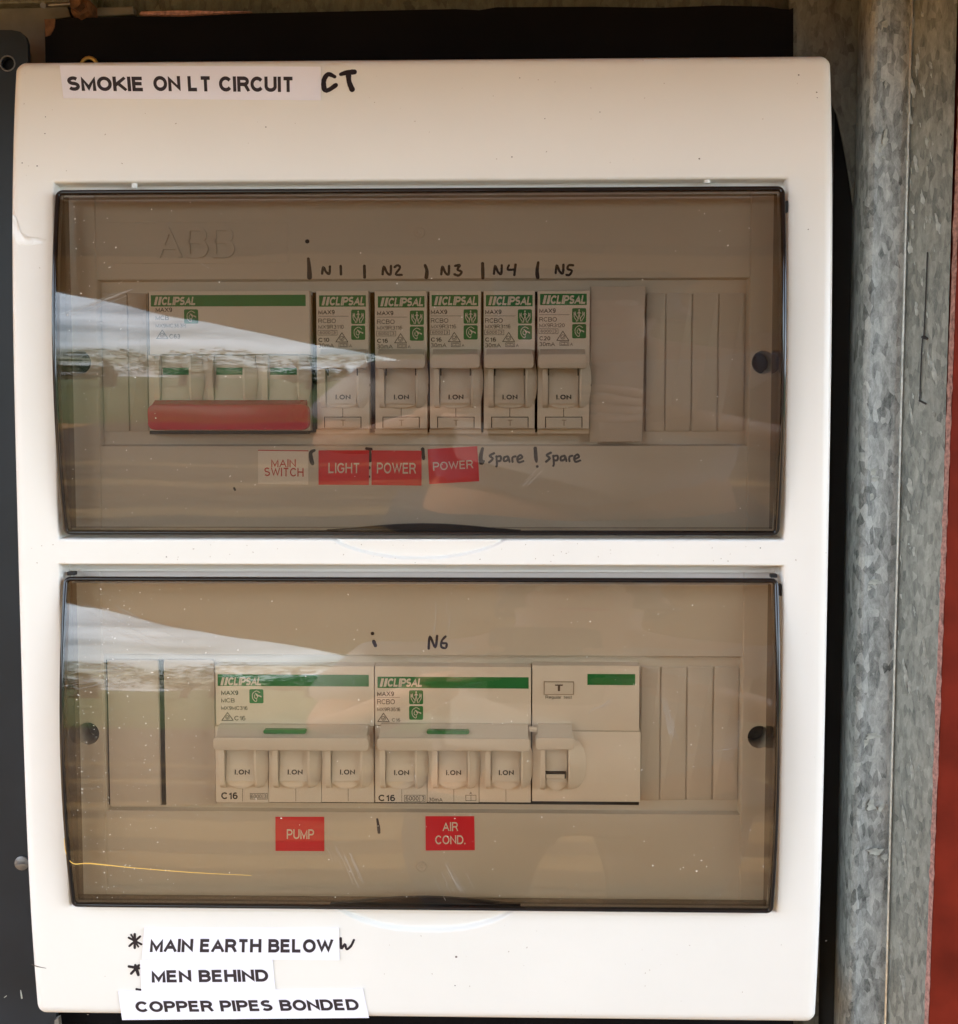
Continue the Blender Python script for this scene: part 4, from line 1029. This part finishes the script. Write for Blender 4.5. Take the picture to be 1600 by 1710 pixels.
bm = BM(); pts = [(21, 357), (27, 364), (29, 376), (36, 388), (48, 395), (62, 396), (78, 400), (70, 407), (52, 410), (36, 410), (26, 405), (21, 390)]
cen = bm.verts.new(S(38, 396, 0.0003)); vs = [bm.verts.new(S(p[0], p[1], 0.00005)) for p in pts]
for q in range(len(vs)): bm.faces.new((cen, vs[q], vs[(q + 1) % len(vs)]))
obj('residue_patch', bm, 'residue', cover, smooth='keep')

# ------------------------------------------------------------------ surroundings of the board
def px_prism(bm, pts, yf, yb, bev=0.0): prism(bm, [(U(p[0], p[1], yf).x, U(p[0], p[1], yf).z) for p in pts][::-1], yf, yb, bev)
# black mounting board
bm = BM()
top_edge = [(75, 34), (120, 30), (250, 27), (430, 22), (620, 18), (760, 15), (800, 17), (830, 12), (990, 11), (1100, 13), (1200, 9), (1280, 11), (1305, 15), (1318, 16), (1325, 13)]
px_prism(bm, top_edge + [(1325, 1760), (98, 1760)], 0.042, 0.050)
bb = obj('mounting_board', bm, 'black', None); tag(bb, 'black fibre board behind the cream cover, seen above its top edge', 'board')
bm = BM(); px_prism(bm, [(74, 32), (92, 31), (91, 45), (84, 58), (76, 61)], 0.0415, 0.0425); o = obj('chipped_corner', bm, 'rust', bb)
c = U(149, 110, 0.040); bm = BM()
tube(bm, [c + Vector((0.0029 * math.cos(a * .3927), 0, 0.0029 * math.sin(a * .3927))) for a in range(16)], 0.0007, 8, closed=True); obj('brass_ring', bm, 'brass', bb, smooth=True)
# back of the meter box: dull galvanised sheet
xa, xb, za, zb = rect(-300, -200, 1900, 1950, 0.055)
bm = BM(); box(bm, xa, U(1385, 700, 0.056).x, 0.056, 0.062, za, zb); o = obj('box_back', bm, 'galvdark'); tag(o, 'dull galvanised back sheet of the meter box above the black board', 'box back')
# stained ledge and bracket, top left
br = thing('steel_bracket', U(60, 100, 0.052), 'stained steel bracket with a rusty bolt in the top left corner', 'bracket')
bm = BM(); px_prism(bm, [(-40, 10), (112, 8), (118, 28), (75, 33), (76, 120), (52, 120), (54, 95), (40, 60), (-40, 60)], 0.0500, 0.0535, 0.0002); obj('plate', bm, 'tan', br)
bm = BM(); px_prism(bm, [(-40, -40), (150, -40), (150, 2), (112, 3), (60, 5), (-40, 7)], 0.0440, 0.0535, 0.0006); obj('upper_flange', bm, 'galvdark', br)
bm = BM(); px_prism(bm, [(155, 12), (222, 10), (224, 24), (156, 28)], 0.0480, 0.053, 0.0005); obj('tab', bm, 'tan', br)
c = U(134, 12, 0.040); bm = BM()
tube(bm, [c + Vector((0, 0.008, 0)), c + Vector((0, 0.0005, 0)), c + Vector((0, -0.0008, 0))], [0.0042, 0.0042, 0.0034], 6); 
tube(bm, [c, c + Vector((0, -0.006, 0))], 0.0020, 10)
for v in bm.verts: v.co += Vector((random.uniform(-1, 1), random.uniform(-1, 1), random.uniform(-1, 1))) * 0.0003
obj('rusty_bolt', bm, 'rust', br, smooth=True)
bm = BM(); tube(bm, [U(72, 9, 0.04), U(88, 8, 0.038), U(120, 6, 0.038)], [0.0005, 0.0007, 0.0005], 8); tube(bm, [U(72, 9, 0.0375), U(73, 9, 0.040)], 0.0011, 8); obj('wire_pin', bm, 'screw', br, smooth=True)
bm = BM(); px_prism(bm, [(235, 19), (300, 17), (420, 19), (300, 25), (232, 24)], 0.0395, 0.0415, 0.0002); o = obj('wood_splinter', bm, 'chip'); tag(o, 'thin pale splinter lying along the black board top edge', 'splinter')
# dark grey steel panel at the left
gp = thing('steel_backboard', U(20, 1700, 0.034), 'dark grey painted steel panel with rounded corner at the left edge', 'panel')
bm = BM(); yf = 0.0330
pts = [(-120, 49), (20, 50), (34, 53), (42, 60), (46, 72), (47, 100), (75, 1400), (98, 1760), (-120, 1760)]
# outline with a screw hole: ring split in two halves round the hole
hc = U(13, 106, yf); hr = 0.0023
P3 = [(U(p[0], p[1], yf).x, U(p[0], p[1], yf).z) for p in pts]
outer = [bm.verts.new((p[0], yf, p[1])) for p in P3]
n = 16; ringv = [bm.verts.new((hc.x + hr * math.cos(2 * math.pi * k / n), yf, hc.z + hr * math.sin(2 * math.pi * k / n))) for k in range(n)]
ed = [bm.edges.new((outer[k], outer[(k + 1) % len(outer)])) for k in range(len(outer))] + [bm.edges.new((ringv[k], ringv[(k + 1) % n])) for k in range(n)]
bmesh.ops.triangle_fill(bm, edges=ed, use_beauty=True)
for loop in (outer, ringv):
    bk = [bm.verts.new(v.co + Vector((0, 0.0025, 0))) for v in loop]
    for k in range(len(loop)): bm.faces.new((loop[k], bk[k], bk[(k + 1) % len(loop)], loop[(k + 1) % len(loop)]))
obj('sheet', bm, 'grey', gp)
bm = BM(); tube(bm, [hc + Vector((hr * 1.15 * math.cos(2 * math.pi * k / n), -0.0002, hr * 1.15 * math.sin(2 * math.pi * k / n))) for k in range(n)], 0.00028, 6, closed=True); obj('hole_rim', bm, 'screw', gp, smooth=True)
bm = BM(); disc(bm, hc + Vector((0, 0.0045, 0)), 0.004, 16); obj('hole_shadow', bm, 'hole', gp).name = 'hole_shade'  # dark disc painted as the shade seen through the screw hole
c = U(37, 1441, yf); bm = BM(); tube(bm, [c, c + Vector((0, -0.0006, 0)), c + Vector((0, -0.0010, 0))], [0.0027, 0.0027, 0.0018], 18); box(bm, c.x - 0.002, c.x + 0.002, c.y - 0.0022, c.y - 0.0018, c.z - 0.0003, c.z + 0.0003); obj('screw_head', bm, 'screw', gp, smooth=True, angle=30)
bm = BM(); ribbon(bm, [(34.5, 1654), (35.5, 1661), (36.5, 1667)], [1.6, 2.4, 2.6], lambda x, y, e=0.0: U(x, y, yf - 0.0001 - e)); ribbon(bm, [(7, 1666), (11, 1663)], 1.2, lambda x, y, e=0.0: U(x, y, yf - 0.0001 - e)); obj('paint_fleck', bm, 'flake', gp, smooth='keep')
# bottom: dark lower rail behind the cover
bm = BM(); px_prism(bm, [(91, 1704), (97, 1701), (104, 1760), (90, 1760)], 0.030, 0.033); o = obj('rail_end', bm, 'tan'); tag(o, 'pale end of a rail just under the lower left corner', 'rail')
# galvanised channel at the right: folded sheet, plan profile (x by px at mid height, y depth)
def vsheet(name, prof, m, parent, pyr=690, z0=-0.45, z1=0.205, lean=0.0, th=0.0008, smooth=True):
    """prof: list of (px at image row pyr, depth y); vertical folded sheet"""
    bm = BM(); pts = [(U(px, pyr, y).x, y) for px, y in prof]; nz = 40; rows = []
    for k in range(nz + 1):
        z = z0 + (z1 - z0) * k / nz; rows.append([bm.verts.new((x + lean * z, y, z)) for x, y in pts])
    for a, b_ in zip(rows, rows[1:]):
        for i in range(len(pts) - 1): bm.faces.new((a[i], a[i + 1], b_[i + 1], b_[i]))
    # back skin
    rows2 = []
    for k in (0, nz):
        z = z0 + (z1 - z0) * k / nz; rows2.append([bm.verts.new((x + lean * z, y + th, z)) for x, y in pts])
    for i in range(len(pts) - 1): bm.faces.new((rows2[0][i], rows2[1][i], rows2[1][i + 1], rows2[0][i + 1]))
    return obj(name, bm, m, parent, smooth=True, angle=28)
ch = thing('galvanised_channel', (U(1460, 690, 0.03).x, 0.03, -0.45), 'mottled galvanised steel channel with pale zinc patches running up the right side', 'steel channel')
pr = [(1416, 0.0635), (1418, 0.045), (1421, 0.0375), (1425, 0.032), (1430, 0.0282), (1435, 0.0258), (1440, 0.0244), (1445, 0.0238), (1450, 0.0237), (1456, 0.0243), (1463, 0.0249), (1475, 0.0253), (1500, 0.0258), (1504, 0.0257)]
vsheet('inner_face', pr, 'galv', ch, lean=0.004)
vsheet('folded_edge', [(1503.0, 0.0253), (1504.0, 0.0236), (1505.5, 0.0234), (1507.0, 0.0246)], 'edge', ch, lean=0.004)
vsheet('outer_face', [(1506.8, 0.0248), (1512, 0.0240), (1540, 0.0200), (1562, 0.0172), (1579, 0.0150)], 'galv2', ch, lean=0.004)
bm = BM(); px_prism(bm, [(1318, -60), (1436, -60), (1434, 150), (1430, 250), (1425, 345), (1417, 290), (1407, 235), (1397, 190), (1385, 165), (1318, 160)], 0.0440, 0.0450)  # lower edge follows the shadow line: shade put into the outline
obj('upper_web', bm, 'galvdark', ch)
bm = BM(); q0, q1 = U(1330, 700, 0.10).x, U(1480, 700, 0.10).x; box(bm, q0, q1, 0.064, 0.0655, -0.45, 0.205); o = obj('gap_shade_sheet', bm, 'gap'); tag(o, 'dark sheet painted as the shade between the cover and the galvanised channel', 'painted shade')  # dark sheet standing in for the deep shade beside the cover
# pale zinc blooms, each a thin irregular scab at its own place
def bloom(bm, cx, cy, w, h, y, seed, lean=0.2, k=9):
    k += 4; r = random.Random(seed); pts = []
    for i in range(k):
        a_ = 6.283 * i / k; q = r.choice((0.45, 0.62, 0.8, 1.0, 1.15)) * r.uniform(0.85, 1.1); pts.append((cx + math.cos(a_) * w * q - math.sin(a_) * h * q * lean, cy + math.sin(a_) * h * q))
    bm.faces.new([bm.verts.new(U(p[0], p[1], y)) for p in pts])
bm = BM()
for i, (cx, cy, w, h) in enumerate(((1478, 232, 6, 14), (1468, 245, 9, 10), (1462, 258, 4, 8), (1476, 262, 5, 3), (1470, 133, 12, 3), (1480, 140, 3, 8), (1474, 42, 8, 9), (1456, 790, 8, 9), (1462, 800, 7, 6), (1450, 832, 9, 11), (1460, 972, 14, 6), (1450, 982, 6, 4), (1458, 1228, 16, 7), (1447, 1240, 5, 9), (1455, 1345, 10, 10), (1472, 1350, 6, 8), (1462, 1422, 14, 9), (1478, 1432, 6, 8), (1440, 1345, 6, 4))):
    bm = BM(); bloom(bm, cx, cy, w, h, 0.0243 - 0.00002 * (i % 3), i); obj('zinc_bloom', bm, 'flake', ch, smooth='keep')
def yout(px, py):
    # depth of the outer face at that pixel
    x = px
    y = 0.020
    for _ in range(5):
        X = U(px, py, y).x - 0.004 * U(px, py, y).z
        a, b_ = U(1507, 690, 0.0248).x, U(1579, 690, 0.0150).x
        f = min(1, max(0, (X - a) / (b_ - a))); y = 0.0248 + (0.0150 - 0.0248) * f
    return y - 0.00075
r0 = random.Random(21)
L = [(1532, 103, 4, 20), (1525, 145, 5, 22), (1518, 190, 5, 28), (1542, 150, 3, 12), (1522, 28, 6, 22), (1541, 24, 3, 6), (1515, 262, 4, 16), (1530, 275, 4, 14), (1548, 235, 3, 12), (1541, 330, 5, 12), (1524, 350, 6, 8), (1524, 375, 3, 14), (1566, 375, 5, 22), (1520, 415, 5, 18), (1547, 365, 3, 10), (1552, 600, 3, 16), (1540, 470, 3, 9), (1530, 515, 5, 12), (1560, 620, 4, 24), (1521, 810, 6, 16), (1522, 690, 3, 22), (1517, 860, 4, 18), (1526, 920, 4, 10), (1513, 1130, 5, 25), (1519, 1145, 3, 16), (1543, 1080, 3, 20), (1511, 1370, 4, 22), (1510, 1420, 4, 26), (1513, 1450, 3, 20), (1506, 1590, 4, 26), (1509, 1645, 4, 30), (1523, 1290, 3, 20), (1535, 1540, 3, 14)]
for i, (cx, cy, w, h) in enumerate(L):
    bm = BM(); bloom(bm, cx, cy, w, h, yout(cx, cy) - 0.00002 * (i % 4), 50 + i, lean=-0.15, k=8); obj('zinc_bloom', bm, 'flake', ch, smooth='keep')
bm = BM()
for i in range(60):
    cy = r0.uniform(0, 1700); cx = r0.uniform(1512, 1565) - max(0, cy - 500) * 0.022
    bloom(bm, cx, cy, r0.uniform(0.8, 2.2), r0.uniform(3, 10), yout(cx, cy) - 0.00002 * (i % 4), 150 + i, lean=-0.15, k=7)
o = obj('zinc_speckle', bm, 'flake', ch, smooth='keep'); o['kind'] = 'stuff'
bm = BM(); to3 = lambda x, y, e=0.0: U(x, y, yout(x, y) - 0.0003 - e)
ribbon(bm, [(1549, 422), (1546, 500), (1543, 562)], 2.6, to3); ribbon(bm, [(1548, 564), (1541, 566), (1538, 620), (1536, 670)], 2.4, to3); ribbon(bm, [(1536, 669), (1546, 674)], 3.5, to3); ribbon(bm, [(1541, 563), (1548, 565)], 5, to3)
obj('black_crack', bm, 'hole', ch, smooth='keep').name = 'crack'
# red oxide painted post
xa = U(1580.5, 690, 0.0135).x
post = thing('painted_post', (xa + 0.03, 0.02, -0.6), 'red oxide painted post with chipped pale edge at the far right', 'post')
bm = BM(); nz = 90; prev = None; rw = random.Random(5)
for k in range(nz + 1):
    z = -0.6 + 0.9 * k / nz; jx = rw.uniform(-1, 1) * 0.00015
    x_ = xa + 0.0006 + 0.0125 * z + jx
    cur = [bm.verts.new(c) for c in ((x_, 0.06, z), (x_, 0.0140, z), (x_ + 0.0006, 0.0125, z), (x_ + 0.004, 0.0118, z), (x_ + 0.06, 0.0115, z), (x_ + 0.06, 0.06, z))]
    if prev:
        for i in range(5): bm.faces.new((prev[i], prev[i + 1], cur[i + 1], cur[i]))
    prev = cur
obj('post_face', bm, 'post', post, smooth=True, angle=30)
bm = BM(); prev = None
for k in range(261):
    z = -0.45 + 0.66 * k / 260; wv = 0.00035 + 0.00045 * rw.random() ** 2
    x_ = xa + 0.0006 + 0.0125 * z - 0.00012; cur = [bm.verts.new(c) for c in ((x_ - wv, 0.0146, z), (x_ + wv * 0.9, 0.0124, z))]
    if prev: bm.faces.new((prev[0], prev[1], cur[1], cur[0]))
    prev = cur
obj('chipped_edge', bm, 'chip', post, smooth='keep')

# ------------------------------------------------------------------ the meter box round the board and the place in front of it (out of frame, seen as light and reflections)
M['boxtop'] = mat('warm bounce red', (0.42, 0.21, 0.075), 0.7, var=0.15, vscale=20)  # red tint put in to bounce warm light onto the cover top
M['brick'] = mat('brick wall', (0.30, 0.15, 0.09), 0.85, var=0.3, vscale=9, bump=0.002, bscale=40)
M['soffit'] = mat('painted soffit', (0.44, 0.27, 0.10), 0.6, var=0.06, vscale=3)
M['deck'] = mat('terracotta stained boards', (0.35, 0.18, 0.045), 0.7, var=0.25, vscale=6, bump=0.001, bscale=40)
M['deckshade'] = mat('boards painted shaded', (0.075, 0.047, 0.025), 0.75, var=0.3, vscale=6, bump=0.001, bscale=40)  # shade under the roof put into the board colour
M['decksun'] = mat('boards painted sunlit', (0.21, 0.135, 0.06), 0.75, var=0.3, vscale=6, bump=0.001, bscale=40)  # strips of sun painted as a paler board colour
M['grass'] = mat('lawn', (0.075, 0.10, 0.02), 0.9, var=0.35, vscale=1.2, bump=0.01, bscale=30)
M['leaf'] = mat('tree leaves', (0.05, 0.09, 0.022), 0.7, var=0.5, vscale=3, bump=0.05, bscale=6)
M['path'] = mat('pale concrete', (0.52, 0.50, 0.46), 0.8, var=0.1, vscale=2)
M['shirt'] = mat('pale grey shirt', (0.50, 0.50, 0.54), 0.85, var=0.12, vscale=14, bump=0.004, bscale=22)
M['trousers'] = mat('dark trousers', (0.05, 0.055, 0.07), 0.85, var=0.2, vscale=20)
M['skin'] = mat('skin', (0.55, 0.30, 0.20), 0.5, var=0.08, vscale=30)
M['hair'] = mat('brown hair', (0.06, 0.035, 0.02), 0.6, var=0.3, vscale=120)
M['shoe'] = mat('dark shoe', (0.03, 0.03, 0.03), 0.5)
M['phone'] = mat('dark phone', (0.02, 0.02, 0.022), 0.25)
HOODZ, HOODY = 0.194, -0.22
bm = BM(); box(bm, -0.52, 0.50, HOODY, 0.056, HOODZ, HOODZ + 0.002); box(bm, -0.52, 0.50, HOODY - 0.002, HOODY, HOODZ - 0.012, HOODZ + 0.002)
o = obj('meter_box_top', bm, 'boxtop'); tag(o, 'folded steel top of the meter box above the board', 'box top')  # unseen; widened to block side sky from the top of the cover
GZ = -1.35
bm = BM(); box(bm, -7, 6, 0.066, 0.30, GZ, 1.25); o = obj('house_wall', bm, 'brick'); tag(o, kind='structure')
bm = BM(); prism(bm, [(-0.95, 0.3), (1.3, 0.3), (3.3, -8.0), (3.6, -30.0), (-1.75, -30.0), (-1.45, -4.0)], 0, 0.08)
for v in bm.verts: v.co = Vector((v.co.x, v.co.z, 1.25 + v.co.y))
o = obj('verandah_roof', bm, 'soffit'); tag(o, kind='structure')
bm = BM(); s_ = 400
bm.faces.new([bm.verts.new(v) for v in ((-s_, -s_, GZ - 0.02), (s_, -s_, GZ - 0.02), (s_, s_, GZ - 0.02), (-s_, s_, GZ - 0.02))]); o = obj('ground', bm, 'grass', smooth='keep'); tag(o, kind='structure')
bm = BM(); box(bm, -6, 9, -8.0, 0.066, GZ - 0.1, GZ - 0.004); o = obj('patio', bm, 'deck'); tag(o, kind='structure')
for k in range(40):
    y = -0.2 - k * 0.195; bm = BM(); box(bm, -0.85 + 0.24 * (y + 0.1) if y > -8 else -2.6, 3.2, y - 0.188, y, GZ - 0.003, GZ + 0.012 + 0.002 * (k % 3)); obj('board', bm, 'decksun' if k in (6, 8, 9, 11, 15, 19) else 'deckshade', o)

bm = BM(); box(bm, -7.6, -7.3, -16, 0.066, GZ, 0.75); o = obj('added_side_wall', bm, 'brick'); tag(o, kind='structure')  # unseen wall added to keep low blue sky off the cover top
bm = BM(); box(bm, 1.3, 5.2, -9.2, -9.0, GZ, 1.245); o = obj('added_front_wall', bm, 'brick'); tag(o, kind='structure')  # unseen wall added to block the bright horizon reflected at the right
M['bark'] = mat('bark', (0.12, 0.09, 0.06), 0.9, var=0.4, vscale=6)
rt = random.Random(77); bt = BM(); bm = BM()
for i in range(11):
    tx = -17.0 + i * 1.55 + rt.uniform(-0.5, 0.5); ty = -36 + rt.uniform(-4, 4); th_ = rt.uniform(2.6, 5.4)
    tube(bt, [(tx, ty, GZ), (tx + 0.1, ty, GZ + th_ * 0.35), (tx, ty, GZ + th_ * 0.7)], [0.16, 0.12, 0.05], 8)
    for _ in range(900):
        a_, b_, rr2 = rt.uniform(0, 6.283), rt.uniform(-1, 1), rt.uniform(0.35, 1) ** 0.5; k2 = math.sqrt(1 - b_ * b_)
        c = Vector((tx + math.cos(a_) * k2 * rr2 * th_ * 0.36, ty + math.sin(a_) * k2 * rr2 * th_ * 0.36, GZ + th_ * 0.62 + b_ * rr2 * th_ * 0.38)); s2 = rt.uniform(0.06, 0.16)
        u_ = Vector((rt.uniform(-1, 1), rt.uniform(-1, 1), rt.uniform(-1, 1))).normalized(); v_ = u_.cross(Vector((0.3, 0.2, 1))).normalized()
        bm.faces.new([bm.verts.new(c + q) for q in (u_ * s2, v_ * s2 * 0.6, -u_ * s2, -v_ * s2 * 0.6)])
o = obj('tree_trunks', bt, 'bark', smooth='keep'); tag(o, 'brown trunks of the far trees beyond the lawn', 'trunks', kind='stuff')
o = obj('far_trees', bm, 'leaf', smooth='keep'); tag(o, 'green tree line at the far side of the lawn', 'trees', kind='stuff')
# the photographer, standing on the patio and holding the phone that takes the picture
def skinned(name, verts, edges, radii, m, parent, sub=2, root=0):
    me = bpy.data.meshes.new(name); me.from_pydata(verts, edges, []); o = bpy.data.objects.new(name, me); col.objects.link(o)
    md = o.modifiers.new('skin', 'SKIN'); md.use_smooth_shade = True
    for i, r_ in enumerate(radii):
        sv = me.skin_vertices[0].data[i]; sv.radius = r_ if isinstance(r_, tuple) else (r_, r_); sv.use_root = (i == root)
    ss = o.modifiers.new('sub', 'SUBSURF'); ss.levels = ss.render_levels = sub
    dg = bpy.context.evaluated_depsgraph_get(); me2 = bpy.data.meshes.new_from_object(o.evaluated_get(dg)); bpy.data.objects.remove(o); bpy.data.meshes.remove(me)
    bm = BM(); bm.from_mesh(me2); bpy.data.meshes.remove(me2)
    return obj(name, bm, m, parent, smooth=True, angle=180)
px_, py_ = 0.10, -0.86
person = thing('person', (px_, py_, GZ), 'person in a pale grey shirt holding a phone up to photograph the board', 'person')
phx, phz, phy = CAM.x + 0.02, CAM.z - 0.045, CAM.y - 0.0075
wl_ = (phx - 0.075, phy - 0.055, phz - 0.045); wr_ = (phx + 0.085, phy - 0.055, phz - 0.04)
Vb = [(px_, py_, -0.42), (px_, py_, -0.22), (px_, py_, -0.03), (px_, py_, 0.08), (px_, py_ + 0.01, 0.15), (px_, py_ + 0.02, 0.23), (px_, py_ + 0.03, 0.31),
      (px_ - 0.17, py_, 0.05), (px_ - 0.23, py_ + 0.08, -0.19), wl_,
      (px_ + 0.17, py_, 0.05), (px_ + 0.22, py_ + 0.08, -0.19), wr_,
      (px_ - 0.09, py_, -0.50), (px_ - 0.11, py_ + 0.01, -0.92), (px_ - 0.12, py_ - 0.02, -1.28), (px_ - 0.12, py_ + 0.10, -1.31),
      (px_ + 0.09, py_, -0.50), (px_ + 0.11, py_ + 0.01, -0.92), (px_ + 0.12, py_ - 0.02, -1.28), (px_ + 0.12, py_ + 0.10, -1.31)]
Eb = [(0, 1), (1, 2), (2, 3), (3, 4), (4, 5), (5, 6), (3, 7), (7, 8), (8, 9), (3, 10), (10, 11), (11, 12), (0, 13), (13, 14), (14, 15), (15, 16), (0, 17), (17, 18), (18, 19), (19, 20)]
Rb = [(.14, .10), (.13, .10), (.16, .11), (.11, .08), .055, (.075, .085), (.065, .08), .06, .042, .026, .06, .042, .026, .085, .058, .038, .035, .085, .058, .038, .035]
body = skinned('body', Vb, Eb, Rb, 'skin', person)
k_ = 1.12
Vs = [(px_, py_, -0.46), (px_, py_, -0.22), (px_, py_, -0.03), (px_, py_, 0.075), (px_ - 0.17, py_, 0.05), (px_ - 0.22, py_ + 0.06, -0.13), (px_ + 0.17, py_, 0.05), (px_ + 0.21, py_ + 0.06, -0.13)]
skinned('shirt', Vs, [(0, 1), (1, 2), (2, 3), (3, 4), (4, 5), (3, 6), (6, 7)], [(.165, .125), (.155, .125), (.185, .13), (.12, .095), .078, .066, .078, .066], 'shirt', person)
Vt = [(px_, py_, -0.44), (px_ - 0.09, py_, -0.52), (px_ - 0.11, py_ + 0.01, -0.92), (px_ - 0.12, py_ - 0.02, -1.26), (px_ + 0.09, py_, -0.52), (px_ + 0.11, py_ + 0.01, -0.92), (px_ + 0.12, py_ - 0.02, -1.26)]
skinned('trousers', Vt, [(0, 1), (1, 2), (2, 3), (0, 4), (4, 5), (5, 6)], [(.16, .12), .10, .075, .06, .10, .075, .06], 'trousers', person)
for sx in (-0.12, 0.12):
    skinned('shoe', [(px_ + sx, py_ - 0.05, GZ + 0.045), (px_ + sx, py_ + 0.04, GZ + 0.05), (px_ + sx, py_ + 0.16, GZ + 0.035)], [(0, 1), (1, 2)], [.045, .05, .038], 'shoe', person, root=1)
skinned('hair', [(px_, py_ - 0.02, 0.23), (px_, py_ - 0.015, 0.31), (px_, py_ + 0.01, 0.355)], [(0, 1), (1, 2)], [(.08, .07), (.088, .09), (.075, .075)], 'hair', person, root=1)
fy = py_ + 0.105
for sx in (-0.03, 0.03):
    bm = BM(); bmesh.ops.create_uvsphere(bm, u_segments=12, v_segments=8, radius=0.011, matrix=Matrix.Translation((px_ + sx, fy + 0.004, 0.262))); obj('eye', bm, 'white', person, smooth=True)
    bm = BM(); bmesh.ops.create_uvsphere(bm, u_segments=10, v_segments=8, radius=0.024, matrix=Matrix.Translation((px_ + sx * 2.6, py_ + 0.02, 0.245)) @ Matrix.Diagonal((0.35, 0.8, 1.3, 1))); obj('ear', bm, 'skin', person, smooth=True)
skinned('nose', [(px_, fy, 0.268), (px_, fy + 0.018, 0.232)], [(0, 1)], [.007, .013], 'skin', person)
skinned('mouth', [(px_ - 0.022, fy - 0.002, 0.198), (px_, fy + 0.004, 0.196), (px_ + 0.022, fy - 0.002, 0.198)], [(0, 1), (1, 2)], [.003, .006, .003], 'redbar', person, root=1)
def hand(wr, side):
    """palm beside the phone, four fingers round its back edge, thumb on the screen side"""
    ex = phx + side * 0.040
    pc = ((wr[0] + ex) / 2 + side * 0.008, phy - 0.030, (wr[2] + phz) / 2 + 0.012)
    Vh = [wr, pc]; Eh = [(0, 1)]; Rh = [.024, (.026, .016)]
    skinned('palm', Vh, Eh, Rh, 'skin', person)
    for q in range(4):
        z = phz - 0.030 + q * 0.019; ln = (0.020, 0.026, 0.028, 0.024)[q]
        skinned('finger', [(pc[0], pc[1] + 0.004, pc[2] - 0.02 + q * 0.013), (ex + side * 0.010, phy + 0.002, z), (ex + side * 0.002, phy + 0.012, z + 0.002), (ex - side * ln * 0.7, phy + 0.0125, z + 0.003)], [(0, 1), (1, 2), (2, 3)], [.009, .0085, .008, .0065], 'skin', person, root=0)
    skinned('thumb', [(pc[0], pc[1] - 0.004, pc[2] - 0.012), (ex + side * 0.006, phy - 0.020, pc[2] + 0.005), (ex - side * 0.018, phy - 0.017, pc[2] + 0.022)], [(0, 1), (1, 2)], [.012, .010, .0075], 'skin', person)
hand(wl_, -1); hand(wr_, 1)
ph = thing('phone', (phx, phy, phz - 0.078), 'dark phone held upright by the photographer', 'phone')
bm = BM(); prism(bm, rr(phx - 0.0375, phx + 0.0375, phz - 0.078, phz + 0.078, 0.009, 5), phy + 0.0045, phy - 0.0035, 0.001) ; obj('case', bm, 'phone', ph, smooth=True)
